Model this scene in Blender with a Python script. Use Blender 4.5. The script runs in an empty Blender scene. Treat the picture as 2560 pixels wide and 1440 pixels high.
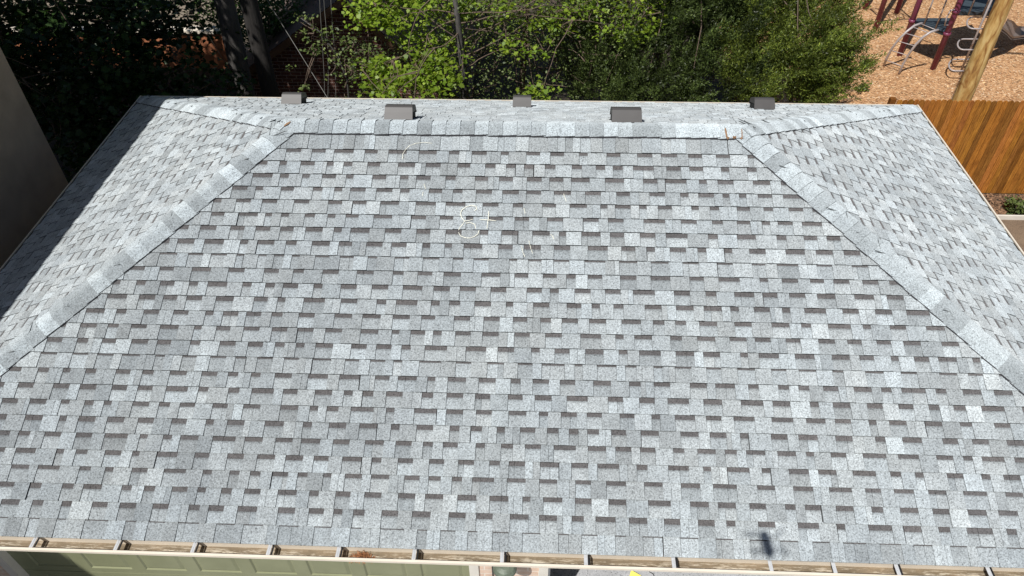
import bpy, math, random
import numpy as np
from mathutils import Vector, Matrix

random.seed(7)
rng = np.random.default_rng(7)
GZ = 4.25                      # ridge height above the ground (ground is z = 0)
# ------------------------------------------------------------------ camera
CAM = Vector((0.1315, -6.5415, 3.9008 + GZ))
YAW, PITCH, ROLL, FPX = -0.0444, -0.7521, -0.0105, 1865.87
_cp, _sp = math.cos(PITCH), math.sin(PITCH)
FW = Vector((math.sin(YAW)*_cp, math.cos(YAW)*_cp, _sp))
_r = FW.cross(Vector((0, 0, 1))).normalized(); _u = _r.cross(FW)
RT = math.cos(ROLL)*_r + math.sin(ROLL)*_u
UP = -math.sin(ROLL)*_r + math.cos(ROLL)*_u
scene = bpy.context.scene
cd = bpy.data.cameras.new('camera'); cam = bpy.data.objects.new('camera', cd)
scene.collection.objects.link(cam)
cd.sensor_width = 36; cd.lens = FPX/2560*36; cd.clip_start = 0.05; cd.clip_end = 600
M = Matrix((RT, UP, -FW)).transposed().to_4x4(); M.translation = CAM
cam.matrix_world = M
scene.camera = cam
# ------------------------------------------------------------------ sky and sun
SUN = Vector((-0.280, -0.472, 0.842)).normalized()
w = bpy.data.worlds.new('World'); scene.world = w; w.use_nodes = True
nt = w.node_tree; bg = nt.nodes['Background']
sky = nt.nodes.new('ShaderNodeTexSky'); sky.sky_type = 'NISHITA'; sky.sun_disc = False
sky.sun_elevation = math.asin(SUN.z); sky.sun_rotation = math.atan2(SUN.x, SUN.y)
nt.links.new(sky.outputs[0], bg.inputs[0]); bg.inputs[1].default_value = 0.05
ld = bpy.data.lights.new('sun', 'SUN'); ld.energy = 5.0; ld.angle = math.radians(0.5); ld.color = (1.0, 0.975, 0.94)
lo = bpy.data.objects.new('sun', ld); scene.collection.objects.link(lo)
lo.rotation_euler = SUN.to_track_quat('Z', 'Y').to_euler(); lo.location = (-10, -15, 30)
scene.view_settings.view_transform = 'Standard'; scene.view_settings.look = 'None'
scene.view_settings.exposure = -0.05; scene.view_settings.gamma = 1.0
try:
    scene.cycles.max_bounces = 6; scene.cycles.transparent_max_bounces = 8
except Exception: pass

def at(px, py, Y):             # a point of the place seen in this direction, on the vertical plane y = Y
    d = FW + RT*((px-1280)/FPX) - UP*((py-720)/FPX)
    return CAM + d*((Y-CAM.y)/d.y)
def atz(px, py, Z=0.0):
    d = FW + RT*((px-1280)/FPX) - UP*((py-720)/FPX)
    return CAM + d*((Z-CAM.z)/d.z)

# ------------------------------------------------------------------ helpers
def link(o): scene.collection.objects.link(o); return o
def tag(o, label=None, cat=None, group=None, kind=None):
    if label: o['label'] = label
    if cat: o['category'] = cat
    if group: o['group'] = group
    if kind: o['kind'] = kind
    return o
def empty(name, loc=(0, 0, 0), rz=0.0):
    o = bpy.data.objects.new(name, None); o.location = loc; o.rotation_euler = (0, 0, rz); o.empty_display_size = 0.2
    return link(o)
def vec(p): return Vector(p)

class MB:
    """collects polygons and builds one mesh object"""
    def __init__(s): s.v = []; s.f = []; s.c = []; s.sm = []
    def face(s, pts, col=(1, 1, 1), smooth=False):
        i = len(s.v); s.v.extend([tuple(p) for p in pts]); s.f.append(list(range(i, i+len(pts))))
        if len(col) and not hasattr(col[0], '__len__'): col = [col]*len(pts)
        s.c.append(col); s.sm.append(smooth)
    def box(s, x0, x1, y0, y1, z0, z1, col=(1, 1, 1)):
        p = [(x0,y0,z0),(x1,y0,z0),(x1,y1,z0),(x0,y1,z0),(x0,y0,z1),(x1,y0,z1),(x1,y1,z1),(x0,y1,z1)]
        for q in ((3,2,1,0),(4,5,6,7),(0,1,5,4),(1,2,6,5),(2,3,7,6),(3,0,4,7)): s.face([p[i] for i in q], col)
    def obox(s, o, ax, ay, az, col=(1, 1, 1)):      # box from a corner and three edge vectors
        o, ax, ay, az = map(Vector, (o, ax, ay, az))
        p = [o, o+ax, o+ax+ay, o+ay, o+az, o+ax+az, o+ax+ay+az, o+ay+az]
        for q in ((3,2,1,0),(4,5,6,7),(0,1,5,4),(1,2,6,5),(2,3,7,6),(3,0,4,7)): s.face([p[i] for i in q], col)
    def tube(s, pts, r, n=8, col=(1, 1, 1), caps=True, closed=False):
        pts = [Vector(p) for p in pts]; m = len(pts)
        rs = r if hasattr(r, '__len__') else [r]*m
        rings = []; prev = None
        for i, p in enumerate(pts):
            if closed: t = pts[(i+1) % m]-pts[i-1]
            else: t = pts[min(i+1, m-1)]-pts[max(i-1, 0)]
            t.normalize()
            if prev is None:
                a = t.cross(Vector((0, 0, 1)))
                if a.length < .1: a = t.cross(Vector((0, 1, 0)))
            else: a = prev - t*prev.dot(t)
            a.normalize(); prev = a; b = t.cross(a)
            i0 = len(s.v)
            for k in range(n):
                an = 2*math.pi*k/n
                s.v.append(tuple(p + (a*math.cos(an)+b*math.sin(an))*rs[i]))
            rings.append(i0)
        q = m if closed else m-1
        for i in range(q):
            A, B = rings[i], rings[(i+1) % m]
            for k in range(n):
                s.f.append([A+k, A+(k+1) % n, B+(k+1) % n, B+k]); s.c.append([col]*4); s.sm.append(True)
        if caps and not closed:
            s.f.append([rings[0]+k for k in range(n)][::-1]); s.c.append([col]*n); s.sm.append(False)
            s.f.append([rings[-1]+k for k in range(n)]); s.c.append([col]*n); s.sm.append(False)
    def build(s, name, mat, parent=None, loc=None):
        me = bpy.data.meshes.new(name); me.from_pydata(s.v, [], s.f)
        me.polygons.foreach_set('use_smooth', s.sm)
        ca = me.color_attributes.new('tone', 'FLOAT_COLOR', 'CORNER')
        arr = [x for f in s.c for c in f for x in (c[0], c[1], c[2], 1.0)]
        ca.data.foreach_set('color', arr)
        me.materials.append(mat)
        o = link(bpy.data.objects.new(name, me))
        if parent: o.parent = parent; o.matrix_parent_inverse = Matrix.Translation(-Vector(parent_loc(parent)))
        return o
def parent_loc(p):
    v = Vector(p.location)
    q = p.parent
    while q is not None: v = v; q = q.parent
    return v if p.type == 'EMPTY' else Vector((0, 0, 0))

def npmesh(name, V, F, mat, parent=None, tones=None, n=None):
    """V (k,3), F (m,n) numpy -> object"""
    me = bpy.data.meshes.new(name); m, n = F.shape
    me.vertices.add(len(V)); me.vertices.foreach_set('co', V.astype(np.float32).ravel())
    me.loops.add(m*n); me.loops.foreach_set('vertex_index', F.astype(np.int32).ravel())
    me.polygons.add(m); me.polygons.foreach_set('loop_start', np.arange(0, m*n, n, dtype=np.int32))
    me.update(calc_edges=True)
    if tones is not None:
        ca = me.color_attributes.new('tone', 'FLOAT_COLOR', 'CORNER')
        c = np.ones((m, n, 4), np.float32); c[:, :, :3] = tones[:, None, :]
        ca.data.foreach_set('color', c.ravel())
    me.materials.append(mat)
    o = link(bpy.data.objects.new(name, me))
    if parent: o.parent = parent; o.matrix_parent_inverse = Matrix.Translation(-Vector(parent_loc(parent)))
    return o

# ------------------------------------------------------------------ materials
def mat(name):
    m = bpy.data.materials.new(name); m.use_nodes = True
    t = m.node_tree; return m, t, t.nodes['Principled BSDF']
def N(t, ty, **kw):
    n = t.nodes.new(ty)
    for k, v in kw.items():
        if k == 'inp':
            for a, b in v.items(): n.inputs[a].default_value = b
        else: setattr(n, k, v)
    return n
def L(t, a, b): t.links.new(a, b)
def ramp(t, stops, src=None, interp='LINEAR'):
    r = t.nodes.new('ShaderNodeValToRGB'); r.color_ramp.interpolation = interp
    e = r.color_ramp.elements
    while len(e) < len(stops): e.new(0.5)
    for i, (p, c) in enumerate(stops):
        e[i].position = p; e[i].color = (*c, 1) if hasattr(c, '__len__') else (c, c, c, 1)
    if src is not None: t.links.new(src, r.inputs[0])
    return r
def mul(t, a, b, f=1.0):
    m = t.nodes.new('ShaderNodeMix'); m.data_type = 'RGBA'; m.blend_type = 'MULTIPLY'; m.inputs[0].default_value = f
    t.links.new(a, m.inputs[6]); t.links.new(b, m.inputs[7]); return m.outputs[2]
def mixc(t, fac, a, b):
    m = t.nodes.new('ShaderNodeMix'); m.data_type = 'RGBA'
    t.links.new(fac, m.inputs[0])
    for s, v in ((6, a), (7, b)):
        if hasattr(v, '__len__'): m.inputs[s].default_value = (*v, 1)
        else: t.links.new(v, m.inputs[s])
    return m.outputs[2]
def coord(t, scale=(1, 1, 1), rot=(0, 0, 0)):
    c = t.nodes.new('ShaderNodeTexCoord'); mp = t.nodes.new('ShaderNodeMapping')
    mp.inputs['Scale'].default_value = scale; mp.inputs['Rotation'].default_value = rot
    t.links.new(c.outputs['Object'], mp.inputs[0]); return mp.outputs[0]
def noise(t, vecs, scale, detail=3, rough=.55):
    n = t.nodes.new('ShaderNodeTexNoise'); n.inputs['Scale'].default_value = scale
    n.inputs['Detail'].default_value = detail; n.inputs['Roughness'].default_value = rough
    t.links.new(vecs, n.inputs['Vector']); return n
def bump(t, b, h, st, dist=.01):
    n = t.nodes.new('ShaderNodeBump'); n.inputs['Strength'].default_value = st; n.inputs['Distance'].default_value = dist
    t.links.new(h, n.inputs['Height']); t.links.new(n.outputs[0], b.inputs['Normal'])

def m_simple(name, col, rough=.7, var=.15, sc=6, metal=0.0, bs=0.0, tone=True, spec=.5):
    m, t, b = mat(name); c = coord(t); n = noise(t, c, sc, 5, .6)
    r = ramp(t, [(.3, tuple(x*(1-var) for x in col)), (.7, tuple(min(1, x*(1+var)) for x in col))], n.outputs[0])
    out = r.outputs[0]
    if tone:
        a = N(t, 'ShaderNodeAttribute', attribute_name='tone'); out = mul(t, out, a.outputs['Color'])
    L(t, out, b.inputs['Base Color']); b.inputs['Roughness'].default_value = rough; b.inputs['Metallic'].default_value = metal
    b.inputs['Specular IOR Level'].default_value = spec
    if bs: bump(t, b, n.outputs[0], bs)
    return m

def m_shingle():
    m, t, b = mat('shingle_granules'); c = coord(t)
    a = N(t, 'ShaderNodeAttribute', attribute_name='tone')
    n1 = noise(t, c, 78, 3, .8); r1 = ramp(t, [(.32, .32), (.46, .92), (.57, 1.10), (.72, 1.42)], n1.outputs[0])
    v = N(t, 'ShaderNodeTexVoronoi', inp={'Scale': 110}); L(t, c, v.inputs['Vector'])
    hs = N(t, 'ShaderNodeHueSaturation', inp={'Saturation': .10, 'Value': 1.0}); L(t, v.outputs['Color'], hs.inputs['Color'])
    r2 = ramp(t, [(.0, .72), (.5, 1.0), (1.0, 1.22)], hs.outputs[0])
    mx = mul(t, a.outputs['Color'], r1.outputs[0]); mx = mul(t, mx, r2.outputs[0])
    n3 = noise(t, c, 1.3, 4, .6); r3 = ramp(t, [(.3, (.93, .94, .95)), (.7, (1.05, 1.05, 1.04))], n3.outputs[0])
    mx = mul(t, mx, r3.outputs[0])
    n4 = noise(t, c, 9, 3, .6); r4 = ramp(t, [(.3, .93), (.7, 1.06)], n4.outputs[0]); mx = mul(t, mx, r4.outputs[0])
    n5 = noise(t, coord(t, (2.6, .35, .35)), 2.2, 4, .6); r5 = ramp(t, [(.35, .94), (.65, 1.04)], n5.outputs[0]); mx = mul(t, mx, r5.outputs[0])
    n6 = noise(t, c, 6.5, 4, .7); r6 = ramp(t, [(.70, 1.0), (.80, .78)], n6.outputs[0]); mx = mul(t, mx, r6.outputs[0])
    L(t, mx, b.inputs['Base Color']); b.inputs['Roughness'].default_value = .85
    b.inputs['Specular IOR Level'].default_value = .35
    if 'Diffuse Roughness' in b.inputs: b.inputs['Diffuse Roughness'].default_value = 1.0
    bump(t, b, n1.outputs[0], .35, .004)
    return m

def m_brick(name, c1, c2, mortar, sc=1.0):
    m, t, b = mat(name)
    c = N(t, 'ShaderNodeTexCoord'); sx = N(t, 'ShaderNodeSeparateXYZ'); L(t, c.outputs['Object'], sx.inputs[0])
    ad = N(t, 'ShaderNodeMath', operation='ADD'); L(t, sx.outputs[0], ad.inputs[0]); L(t, sx.outputs[1], ad.inputs[1])
    cb = N(t, 'ShaderNodeCombineXYZ'); L(t, ad.outputs[0], cb.inputs[0]); L(t, sx.outputs[2], cb.inputs[1])
    br = N(t, 'ShaderNodeTexBrick', inp={'Scale': 1.0, 'Mortar Size': .006*sc, 'Mortar Smooth': .1, 'Brick Width': .21*sc, 'Row Height': .0775*sc,
                                         'Color1': (*c1, 1), 'Color2': (*c2, 1), 'Mortar': (*mortar, 1), 'Bias': 0.0})
    L(t, cb.outputs[0], br.inputs['Vector'])
    n = noise(t, c.outputs['Object'], 7, 5, .65); r = ramp(t, [(.3, .78), (.7, 1.15)], n.outputs[0])
    L(t, mul(t, br.outputs['Color'], r.outputs[0]), b.inputs['Base Color']); b.inputs['Roughness'].default_value = .9
    inv = N(t, 'ShaderNodeMath', operation='SUBTRACT', inp={0: 1.0}); L(t, br.outputs['Fac'], inv.inputs[1]); bump(t, b, inv.outputs[0], .6, .006)
    return m

def m_leaf(name, dark, light, trans, tamt=.35, rough=.45):
    m, t, b = mat(name)
    g = N(t, 'ShaderNodeNewGeometry')
    a = N(t, 'ShaderNodeAttribute', attribute_name='tone')
    r = ramp(t, [(0, dark), (.55, tuple((x+y)/2 for x, y in zip(dark, light))), (1, light)], g.outputs['Random Per Island'])
    col = mul(t, r.outputs[0], a.outputs['Color'])
    L(t, col, b.inputs['Base Color']); b.inputs['Roughness'].default_value = rough; b.inputs['Specular IOR Level'].default_value = .3
    tr = N(t, 'ShaderNodeBsdfTranslucent', inp={'Color': (*trans, 1)})
    mx = N(t, 'ShaderNodeMixShader', inp={0: tamt}); L(t, b.outputs[0], mx.inputs[1]); L(t, tr.outputs[0], mx.inputs[2])
    L(t, mx.outputs[0], t.nodes['Material Output'].inputs[0])
    return m

def m_bark(name, col, sc=(1, 1, .18)):
    m, t, b = mat(name); c = coord(t, sc); n = noise(t, c, 22, 6, .7)
    r = ramp(t, [(.3, tuple(x*.45 for x in col)), (.55, col), (.8, tuple(x*1.5 for x in col))], n.outputs[0])
    L(t, r.outputs[0], b.inputs['Base Color']); b.inputs['Roughness'].default_value = .95; bump(t, b, n.outputs[0], .8, .02); return m

M_SH = m_shingle()
M_CREAM = m_simple('cream_painted_metal', (.78, .70, .58), .45, .06, 4, bs=.02)
M_WHITE = m_simple('white_painted_trim', (.72, .68, .60), .5, .08, 5)
M_STRAP = m_simple('galvanised_strap', (.55, .56, .57), .5, .12, 30)
M_BLACK = m_simple('black_rubber_and_shadow', (.012, .012, .013), .6, .2, 20)
M_VENT = m_simple('dark_grey_painted_vent', (.068, .064, .062), .5, .08, 8)
M_VDARK = m_simple('vent_screen', (.012, .012, .012), .8, .3, 60)
def m_door():
    m, t, b = mat('sage_green_door_paint'); c = coord(t); n = noise(t, c, 2.5, 5, .6)
    r = ramp(t, [(.3, (.215, .225, .125)), (.7, (.265, .275, .16))], n.outputs[0]); L(t, r.outputs[0], b.inputs['Base Color'])
    c2 = coord(t, (3, 3, 60)); n2 = noise(t, c2, 6, 2); bump(t, b, n2.outputs[0], .08, .002); b.inputs['Roughness'].default_value = .5; return m
M_DOOR = m_door()
M_PBRICK = m_brick('peach_brick', (.74, .54, .41), (.78, .60, .47), (.82, .74, .64))
M_RBRICK = m_brick('red_brown_brick', (.10, .036, .024), (.17, .06, .04), (.46, .35, .30))
def m_trough():
    m, t, b = mat('stained_gutter_floor'); c = coord(t, (1, 1.6, 1.6)); n = noise(t, c, 3.5, 6, .62)
    r = ramp(t, [(.30, (.14, .105, .065)), (.48, (.19, .145, .092)), (.62, (.24, .18, .115)), (.74, (.42, .33, .22))], n.outputs[0])
    c2 = coord(t, (1.2, 9, 9)); n2 = noise(t, c2, 7, 5, .75); r2 = ramp(t, [(.50, 0.0), (.58, 1.0)], n2.outputs[0])
    # residue line runs in the lowest part of the trough
    tc = N(t, 'ShaderNodeAttribute', attribute_name='tone'); sp = N(t, 'ShaderNodeSeparateColor'); L(t, tc.outputs['Color'], sp.inputs[0])
    f = N(t, 'ShaderNodeMath', operation='MULTIPLY'); L(t, r2.outputs[0], f.inputs[0]); L(t, sp.outputs[0], f.inputs[1])
    L(t, mixc(t, f.outputs[0], r.outputs[0], (.80, .72, .58)), b.inputs['Base Color']); b.inputs['Roughness'].default_value = .8; return m
M_TROUGH = m_trough()
def m_conc(name, a, bcol, speck=.25):
    m, t, b = mat(name); c = coord(t); n = noise(t, c, 1.6, 6, .65)
    r = ramp(t, [(.3, a), (.7, bcol)], n.outputs[0])
    n2 = noise(t, c, 55, 2, .7); r2 = ramp(t, [(.30, 1-speck*2), (.42, 1.0), (.62, 1.0), (.72, 1+speck*1.6)], n2.outputs[0])
    L(t, mul(t, r.outputs[0], r2.outputs[0]), b.inputs['Base Color']); b.inputs['Roughness'].default_value = .9; return m
M_CONC = m_conc('speckled_concrete', (.33, .33, .335), (.46, .465, .48), .35)
M_DIRT = m_conc('brown_dirt', (.13, .085, .055), (.24, .17, .11), .3)
M_SOIL = m_conc('dark_soil', (.035, .028, .02), (.07, .055, .038), .5)
M_ALLEY = m_conc('pale_concrete', (.17, .14, .105), (.28, .23, .17), .3)
def m_chips():
    m, t, b = mat('wood_chips'); c = coord(t)
    v = N(t, 'ShaderNodeTexVoronoi', inp={'Scale': 34, 'Randomness': 1.0})
    nd = noise(t, c, 14, 2); ds = N(t, 'ShaderNodeMix', data_type='VECTOR'); ds.inputs[0].default_value = .06
    L(t, c, ds.inputs[4]); L(t, nd.outputs['Color'], ds.inputs[5]); L(t, ds.outputs[1], v.inputs['Vector'])
    sp = N(t, 'ShaderNodeSeparateColor'); L(t, v.outputs['Color'], sp.inputs[0])
    r = ramp(t, [(0, (.25, .115, .05)), (.22, (.43, .225, .10)), (.5, (.55, .305, .145)), (.8, (.64, .375, .185)), (.93, (.68, .44, .24)), (1, (.84, .66, .46))], sp.outputs[0])
    n = noise(t, c, 1.1, 5, .65); r2 = ramp(t, [(.3, (.86, .84, .82)), (.7, (1.08, 1.08, 1.08))], n.outputs[0])
    n3 = noise(t, c, 70, 2, .7); r3 = ramp(t, [(.32, .62), (.5, 1.0), (.7, 1.2)], n3.outputs[0])
    L(t, mul(t, mul(t, r.outputs[0], r2.outputs[0]), r3.outputs[0]), b.inputs['Base Color']); b.inputs['Roughness'].default_value = .9
    bump(t, b, v.outputs['Distance'], .6, .03); return m
M_CHIPS = m_chips()
M_CHIP_PIECE = m_simple('wood_chip_piece', (.62, .40, .21), .85, .3, 30)
def m_fence():
    m, t, b = mat('stained_cedar'); c = coord(t, (9, 9, .55)); n = noise(t, c, 7, 6, .7)
    r = ramp(t, [(.30, (.09, .028, .006)), (.42, (.27, .105, .020)), (.56, (.40, .165, .032)), (.75, (.54, .25, .06))], n.outputs[0])
    n2 = noise(t, coord(t, (30, 30, 3)), 5, 3, .6); r2 = ramp(t, [(.35, .72), (.6, 1.08)], n2.outputs[0])
    a = N(t, 'ShaderNodeAttribute', attribute_name='tone')
    L(t, mul(t, mul(t, r.outputs[0], r2.outputs[0]), a.outputs['Color']), b.inputs['Base Color']); b.inputs['Roughness'].default_value = .75; b.inputs['Specular IOR Level'].default_value = .2
    bump(t, b, n.outputs[0], .3, .004); return m
M_FENCE = m_fence()
def m_pole():
    m, t, b = mat('pine_pole'); c = coord(t, (4, 4, .8)); n = noise(t, c, 2.6, 7, .62)
    wv = N(t, 'ShaderNodeTexWave', inp={'Scale': 1.1, 'Distortion': 9, 'Detail': 3, 'Detail Scale': 1.3}); L(t, coord(t, (2.2, 2.2, 1.2)), wv.inputs['Vector'])
    r = ramp(t, [(.30, (.20, .085, .022)), (.42, (.42, .23, .065)), (.55, (.60, .40, .15)), (.75, (.70, .54, .27))], n.outputs[0])
    r2 = ramp(t, [(.0, (.60, .45, .34)), (.14, (.92, .88, .84)), (.5, (1, 1, 1)), (1, (1.05, 1.04, 1.02))], wv.outputs[0])
    L(t, mul(t, r.outputs[0], r2.outputs[0]), b.inputs['Base Color']); b.inputs['Roughness'].default_value = .8; bump(t, b, n.outputs[0], .3, .01); return m
M_POLE = m_pole()
M_PURPLE = m_simple('maroon_powder_coat', (.19, .04, .085), .38, .07, 5)
M_PIPE = m_simple('grey_powder_coat', (.42, .38, .37), .4, .08, 6, metal=.1)
M_DECK = m_simple('dark_blue_grey_vinyl', (.045, .062, .075), .55, .15, 12)
M_SLIDE = m_simple('grey_plastic', (.20, .165, .15), .5, .06, 3)
M_STUCCO = m_simple('tan_stucco', (.50, .38, .27), .95, .12, 3, bs=.5)
M_TERRA = m_simple('terracotta_stucco', (.50, .19, .09), .9, .2, 2.5, bs=.3)
M_ROOFD = m_simple('brown_roof_shingles', (.13, .095, .08), .9, .3, 14, bs=.3)
M_CABLE = m_simple('grey_cable', (.20, .195, .18), .6, .2, 8)
M_RUST = m_simple('brown_sealant', (.26, .15, .08), .8, .3, 60)
M_CHALK = m_simple('white_chalk', (.80, .78, .66), .95, .3, 90)
M_DEBRIS = m_simple('dry_leaf_debris', (.26, .11, .045), .9, .5, 60)
M_YELLOW = m_simple('yellow_sheet', (.80, .72, .14), .6, .05, 5)
M_TEAL = m_simple('teal_plastic', (.02, .16, .17), .4, .1, 5)
M_LAMP = m_simple('grey_green_enamel', (.13, .16, .12), .55, .3, 14)
M_BARKD = m_bark('dark_bark', (.034, .030, .027))
M_BARKG = m_bark('grey_bark', (.10, .092, .085))
M_TWIG = m_bark('brown_twigs', (.16, .115, .085))
M_LMAP = m_leaf('maple_leaves', (.13, .23, .022), (.34, .45, .055), (.42, .55, .04), .42)
M_LDK = m_leaf('shaded_maple_leaves', (.018, .042, .010), (.045, .085, .022), (.05, .11, .015), .2)  # maple leaf colour darkened for the trees standing in shade
M_LVINE = m_leaf('vine_leaves', (.045, .075, .022), (.19, .24, .075), (.18, .24, .05), .28)
M_LJUN = m_leaf('juniper_sprays', (.020, .034, .010), (.095, .13, .032), (.08, .12, .02), .18)
M_LJUN2 = m_leaf('bright_juniper_sprays', (.040, .068, .012), (.19, .23, .036), (.18, .22, .02), .2)

# ------------------------------------------------------------------ the garage roof
TAN = 1.7401/3.5988
XL, XR, YF, YB = -5.92, 5.66, -3.5988, 3.545          # eaves
RL, RR = -2.3797, 2.1225                                # ridge ends
SL = math.sqrt(1+TAN*TAN)                               # slope length per metre of plan
cosp, sinp = 1/SL, TAN/SL
EXPO = 0.143
def zr(x, y):                                           # roof surface height (bare deck)
    d = max(abs(y), RL-x, x-RR, 0); return GZ - TAN*d

# each slope: map (a, s) -> world; a runs along the eave, s down the slope
slopes = {
 'front': (lambda a, s, n: (a, -s*cosp - n*sinp, GZ - s*sinp + n*cosp), -YF*SL),
 'back':  (lambda a, s, n: (a, s*cosp + n*sinp, GZ - s*sinp + n*cosp), YB*SL),
 'left':  (lambda a, s, n: (RL - s*cosp - n*sinp, a, GZ - s*sinp + n*cosp), (RL-XL)*SL),
 'right': (lambda a, s, n: (RR + s*cosp + n*sinp, a, GZ - s*sinp + n*cosp), (XR-RR)*SL),
}
hp = {  # half planes A*a + B*s + C >= 0  (hips at 45 degrees in plan)
 'front': [(1, cosp, -RL), (-1, cosp, RR), (1, 0, -XL), (-1, 0, XR)],
 'back':  [(1, cosp, -RL), (-1, cosp, RR), (1, 0, -XL), (-1, 0, XR)],
 'left':  [(1, cosp, 0), (-1, cosp, 0), (1, 0, -YF), (-1, 0, YB)],
 'right': [(1, cosp, 0), (-1, cosp, 0), (1, 0, -YF), (-1, 0, YB)],
}
def clip(poly, A, B, C):
    out = []; n = len(poly)
    for i in range(n):
        p, q = poly[i], poly[(i+1) % n]
        dp = A*p[0]+B*p[1]+C; dq = A*q[0]+B*q[1]+C
        if dp >= 0: out.append(p)
        if (dp >= 0) != (dq >= 0):
            k = dp/(dp-dq)
            out.append((p[0]+(q[0]-p[0])*k, p[1]+(q[1]-p[1])*k, tuple(a+(b-a)*k for a, b in zip(p[2], q[2]))))
    return out
def gtone(lo=.30, hi=.51):
    g = random.triangular(lo, hi, (lo+hi)/2*.98)
    k = random.uniform(-.012, .012)
    return (g*(.93+k), g*1.005, g*(1.035-k))
def sc3(c, k): return tuple(x*k for x in c)

def shingles(mb, key):
    fn, Ltot = slopes[key]; planes = hp[key]
    rows = []; s = Ltot - .131; prev = Ltot + .020
    while prev > 0.01:
        s = 0.0 if s < .18 else s; rows.append((s, prev)); prev = s; s -= EXPO*random.uniform(.975, 1.025)
    lo = {'front': XL, 'back': XL, 'left': YF, 'right': YF}[key]; hi = {'front': XR, 'back': XR, 'left': YB, 'right': YB}[key]
    for ri, (s0, s1) in enumerate(rows):
        if s1-s0 < .02: continue
        band = random.uniform(.22, .30) if ri else .04
        if random.random() < .10: band *= .45
        wav = random.uniform(-1, 1)*.0015
        a = lo - random.uniform(0, .4); tab = random.random() < .5
        rowk = random.uniform(.97, 1.03)
        while a < hi:
            if tab: wd = random.choice((random.uniform(.07, .11), random.uniform(.10, .15), random.uniform(.12, .19)))
            else: wd = random.choice((random.uniform(.06, .10), random.uniform(.12, .16), random.uniform(.14, .20), random.uniform(.12,.15)))
            pieces = [(a, a+wd)]
            if random.random() < .22 and wd > .1:
                k = a+wd*random.uniform(.3, .7); pieces = [(a, k-.0012), (k+.0012, a+wd)]
            c = sc3(gtone(), rowk)
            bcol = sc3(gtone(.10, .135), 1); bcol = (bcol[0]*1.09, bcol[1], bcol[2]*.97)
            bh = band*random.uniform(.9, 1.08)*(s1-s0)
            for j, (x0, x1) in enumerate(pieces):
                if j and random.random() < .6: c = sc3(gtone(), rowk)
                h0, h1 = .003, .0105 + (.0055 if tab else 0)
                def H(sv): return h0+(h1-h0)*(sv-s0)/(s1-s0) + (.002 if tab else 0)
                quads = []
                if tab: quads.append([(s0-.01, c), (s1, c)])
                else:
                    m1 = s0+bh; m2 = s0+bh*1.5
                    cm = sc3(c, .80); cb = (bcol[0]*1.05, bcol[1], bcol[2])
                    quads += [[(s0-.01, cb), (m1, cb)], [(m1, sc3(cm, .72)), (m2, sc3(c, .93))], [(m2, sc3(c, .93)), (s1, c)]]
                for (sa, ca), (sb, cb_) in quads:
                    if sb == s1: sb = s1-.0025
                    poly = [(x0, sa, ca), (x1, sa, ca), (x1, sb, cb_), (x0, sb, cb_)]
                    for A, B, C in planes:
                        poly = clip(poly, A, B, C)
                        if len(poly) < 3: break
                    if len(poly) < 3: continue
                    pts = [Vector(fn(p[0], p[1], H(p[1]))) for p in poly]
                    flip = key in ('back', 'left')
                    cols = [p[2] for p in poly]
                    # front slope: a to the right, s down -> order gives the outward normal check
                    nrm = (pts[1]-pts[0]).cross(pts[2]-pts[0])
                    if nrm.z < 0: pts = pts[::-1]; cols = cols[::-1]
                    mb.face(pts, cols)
                # lower cut edge and side edges, down to the course below
                def inside(x, sv):
                    return all(A*x+B*sv+C >= -.004 for A, B, C in planes)
                if inside(x0, s1) and inside(x1, s1):
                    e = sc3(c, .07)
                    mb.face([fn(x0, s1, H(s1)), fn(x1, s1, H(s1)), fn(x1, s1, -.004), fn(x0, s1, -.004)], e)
                    if tab:
                        for x in (x0, x1):
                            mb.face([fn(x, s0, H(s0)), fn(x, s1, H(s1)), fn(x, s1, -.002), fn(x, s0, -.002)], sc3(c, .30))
            a += wd + (random.uniform(.006, .010) if random.random() < .03 else (.0035 if tab else random.choice((.0006, .0006, .002)))); tab = not tab

garage = empty('garage', (0, 0, 0)); tag(garage, 'low hip-roofed garage with pale grey shingles, filling the middle of the photo', 'garage')
rb = MB()
for k in slopes: shingles(rb, k)
roof = rb.build('roof', M_SH, garage)

# roof deck under the shingles and the ceiling (keeps light out)
db = MB()
def dk(x, y, o=0.0): return (x, y, zr(x, y)-.006-o)
cFL, cFR, cBR, cBL = (XL, YF), (XR, YF), (XR, YB), (XL, YB)
def deckz(x, y): 
    return (x, y, GZ - TAN*min(max(abs(y), RL-x, x-RR, 0), 3.6) - .008)
db.face([deckz(RL, 0), (XL, YF, GZ+TAN*YF-.008), (XR, YF, GZ+TAN*YF-.008), deckz(RR, 0)])
db.face([deckz(RR, 0), (XR, YB, GZ-TAN*YB-.008), (XL, YB, GZ-TAN*YB-.008), deckz(RL, 0)])
db.face([deckz(RL, 0), (XL, YB, GZ-TAN*YB-.012), (XL, YF, GZ+TAN*YF-.008)])
db.face([deckz(RR, 0), (XR, YF, GZ+TAN*YF-.008), (XR, YB, GZ-TAN*YB-.012)])
db.build('roof_deck', m_simple('black_underlay', (.03, .03, .032), .9), garage)

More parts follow.
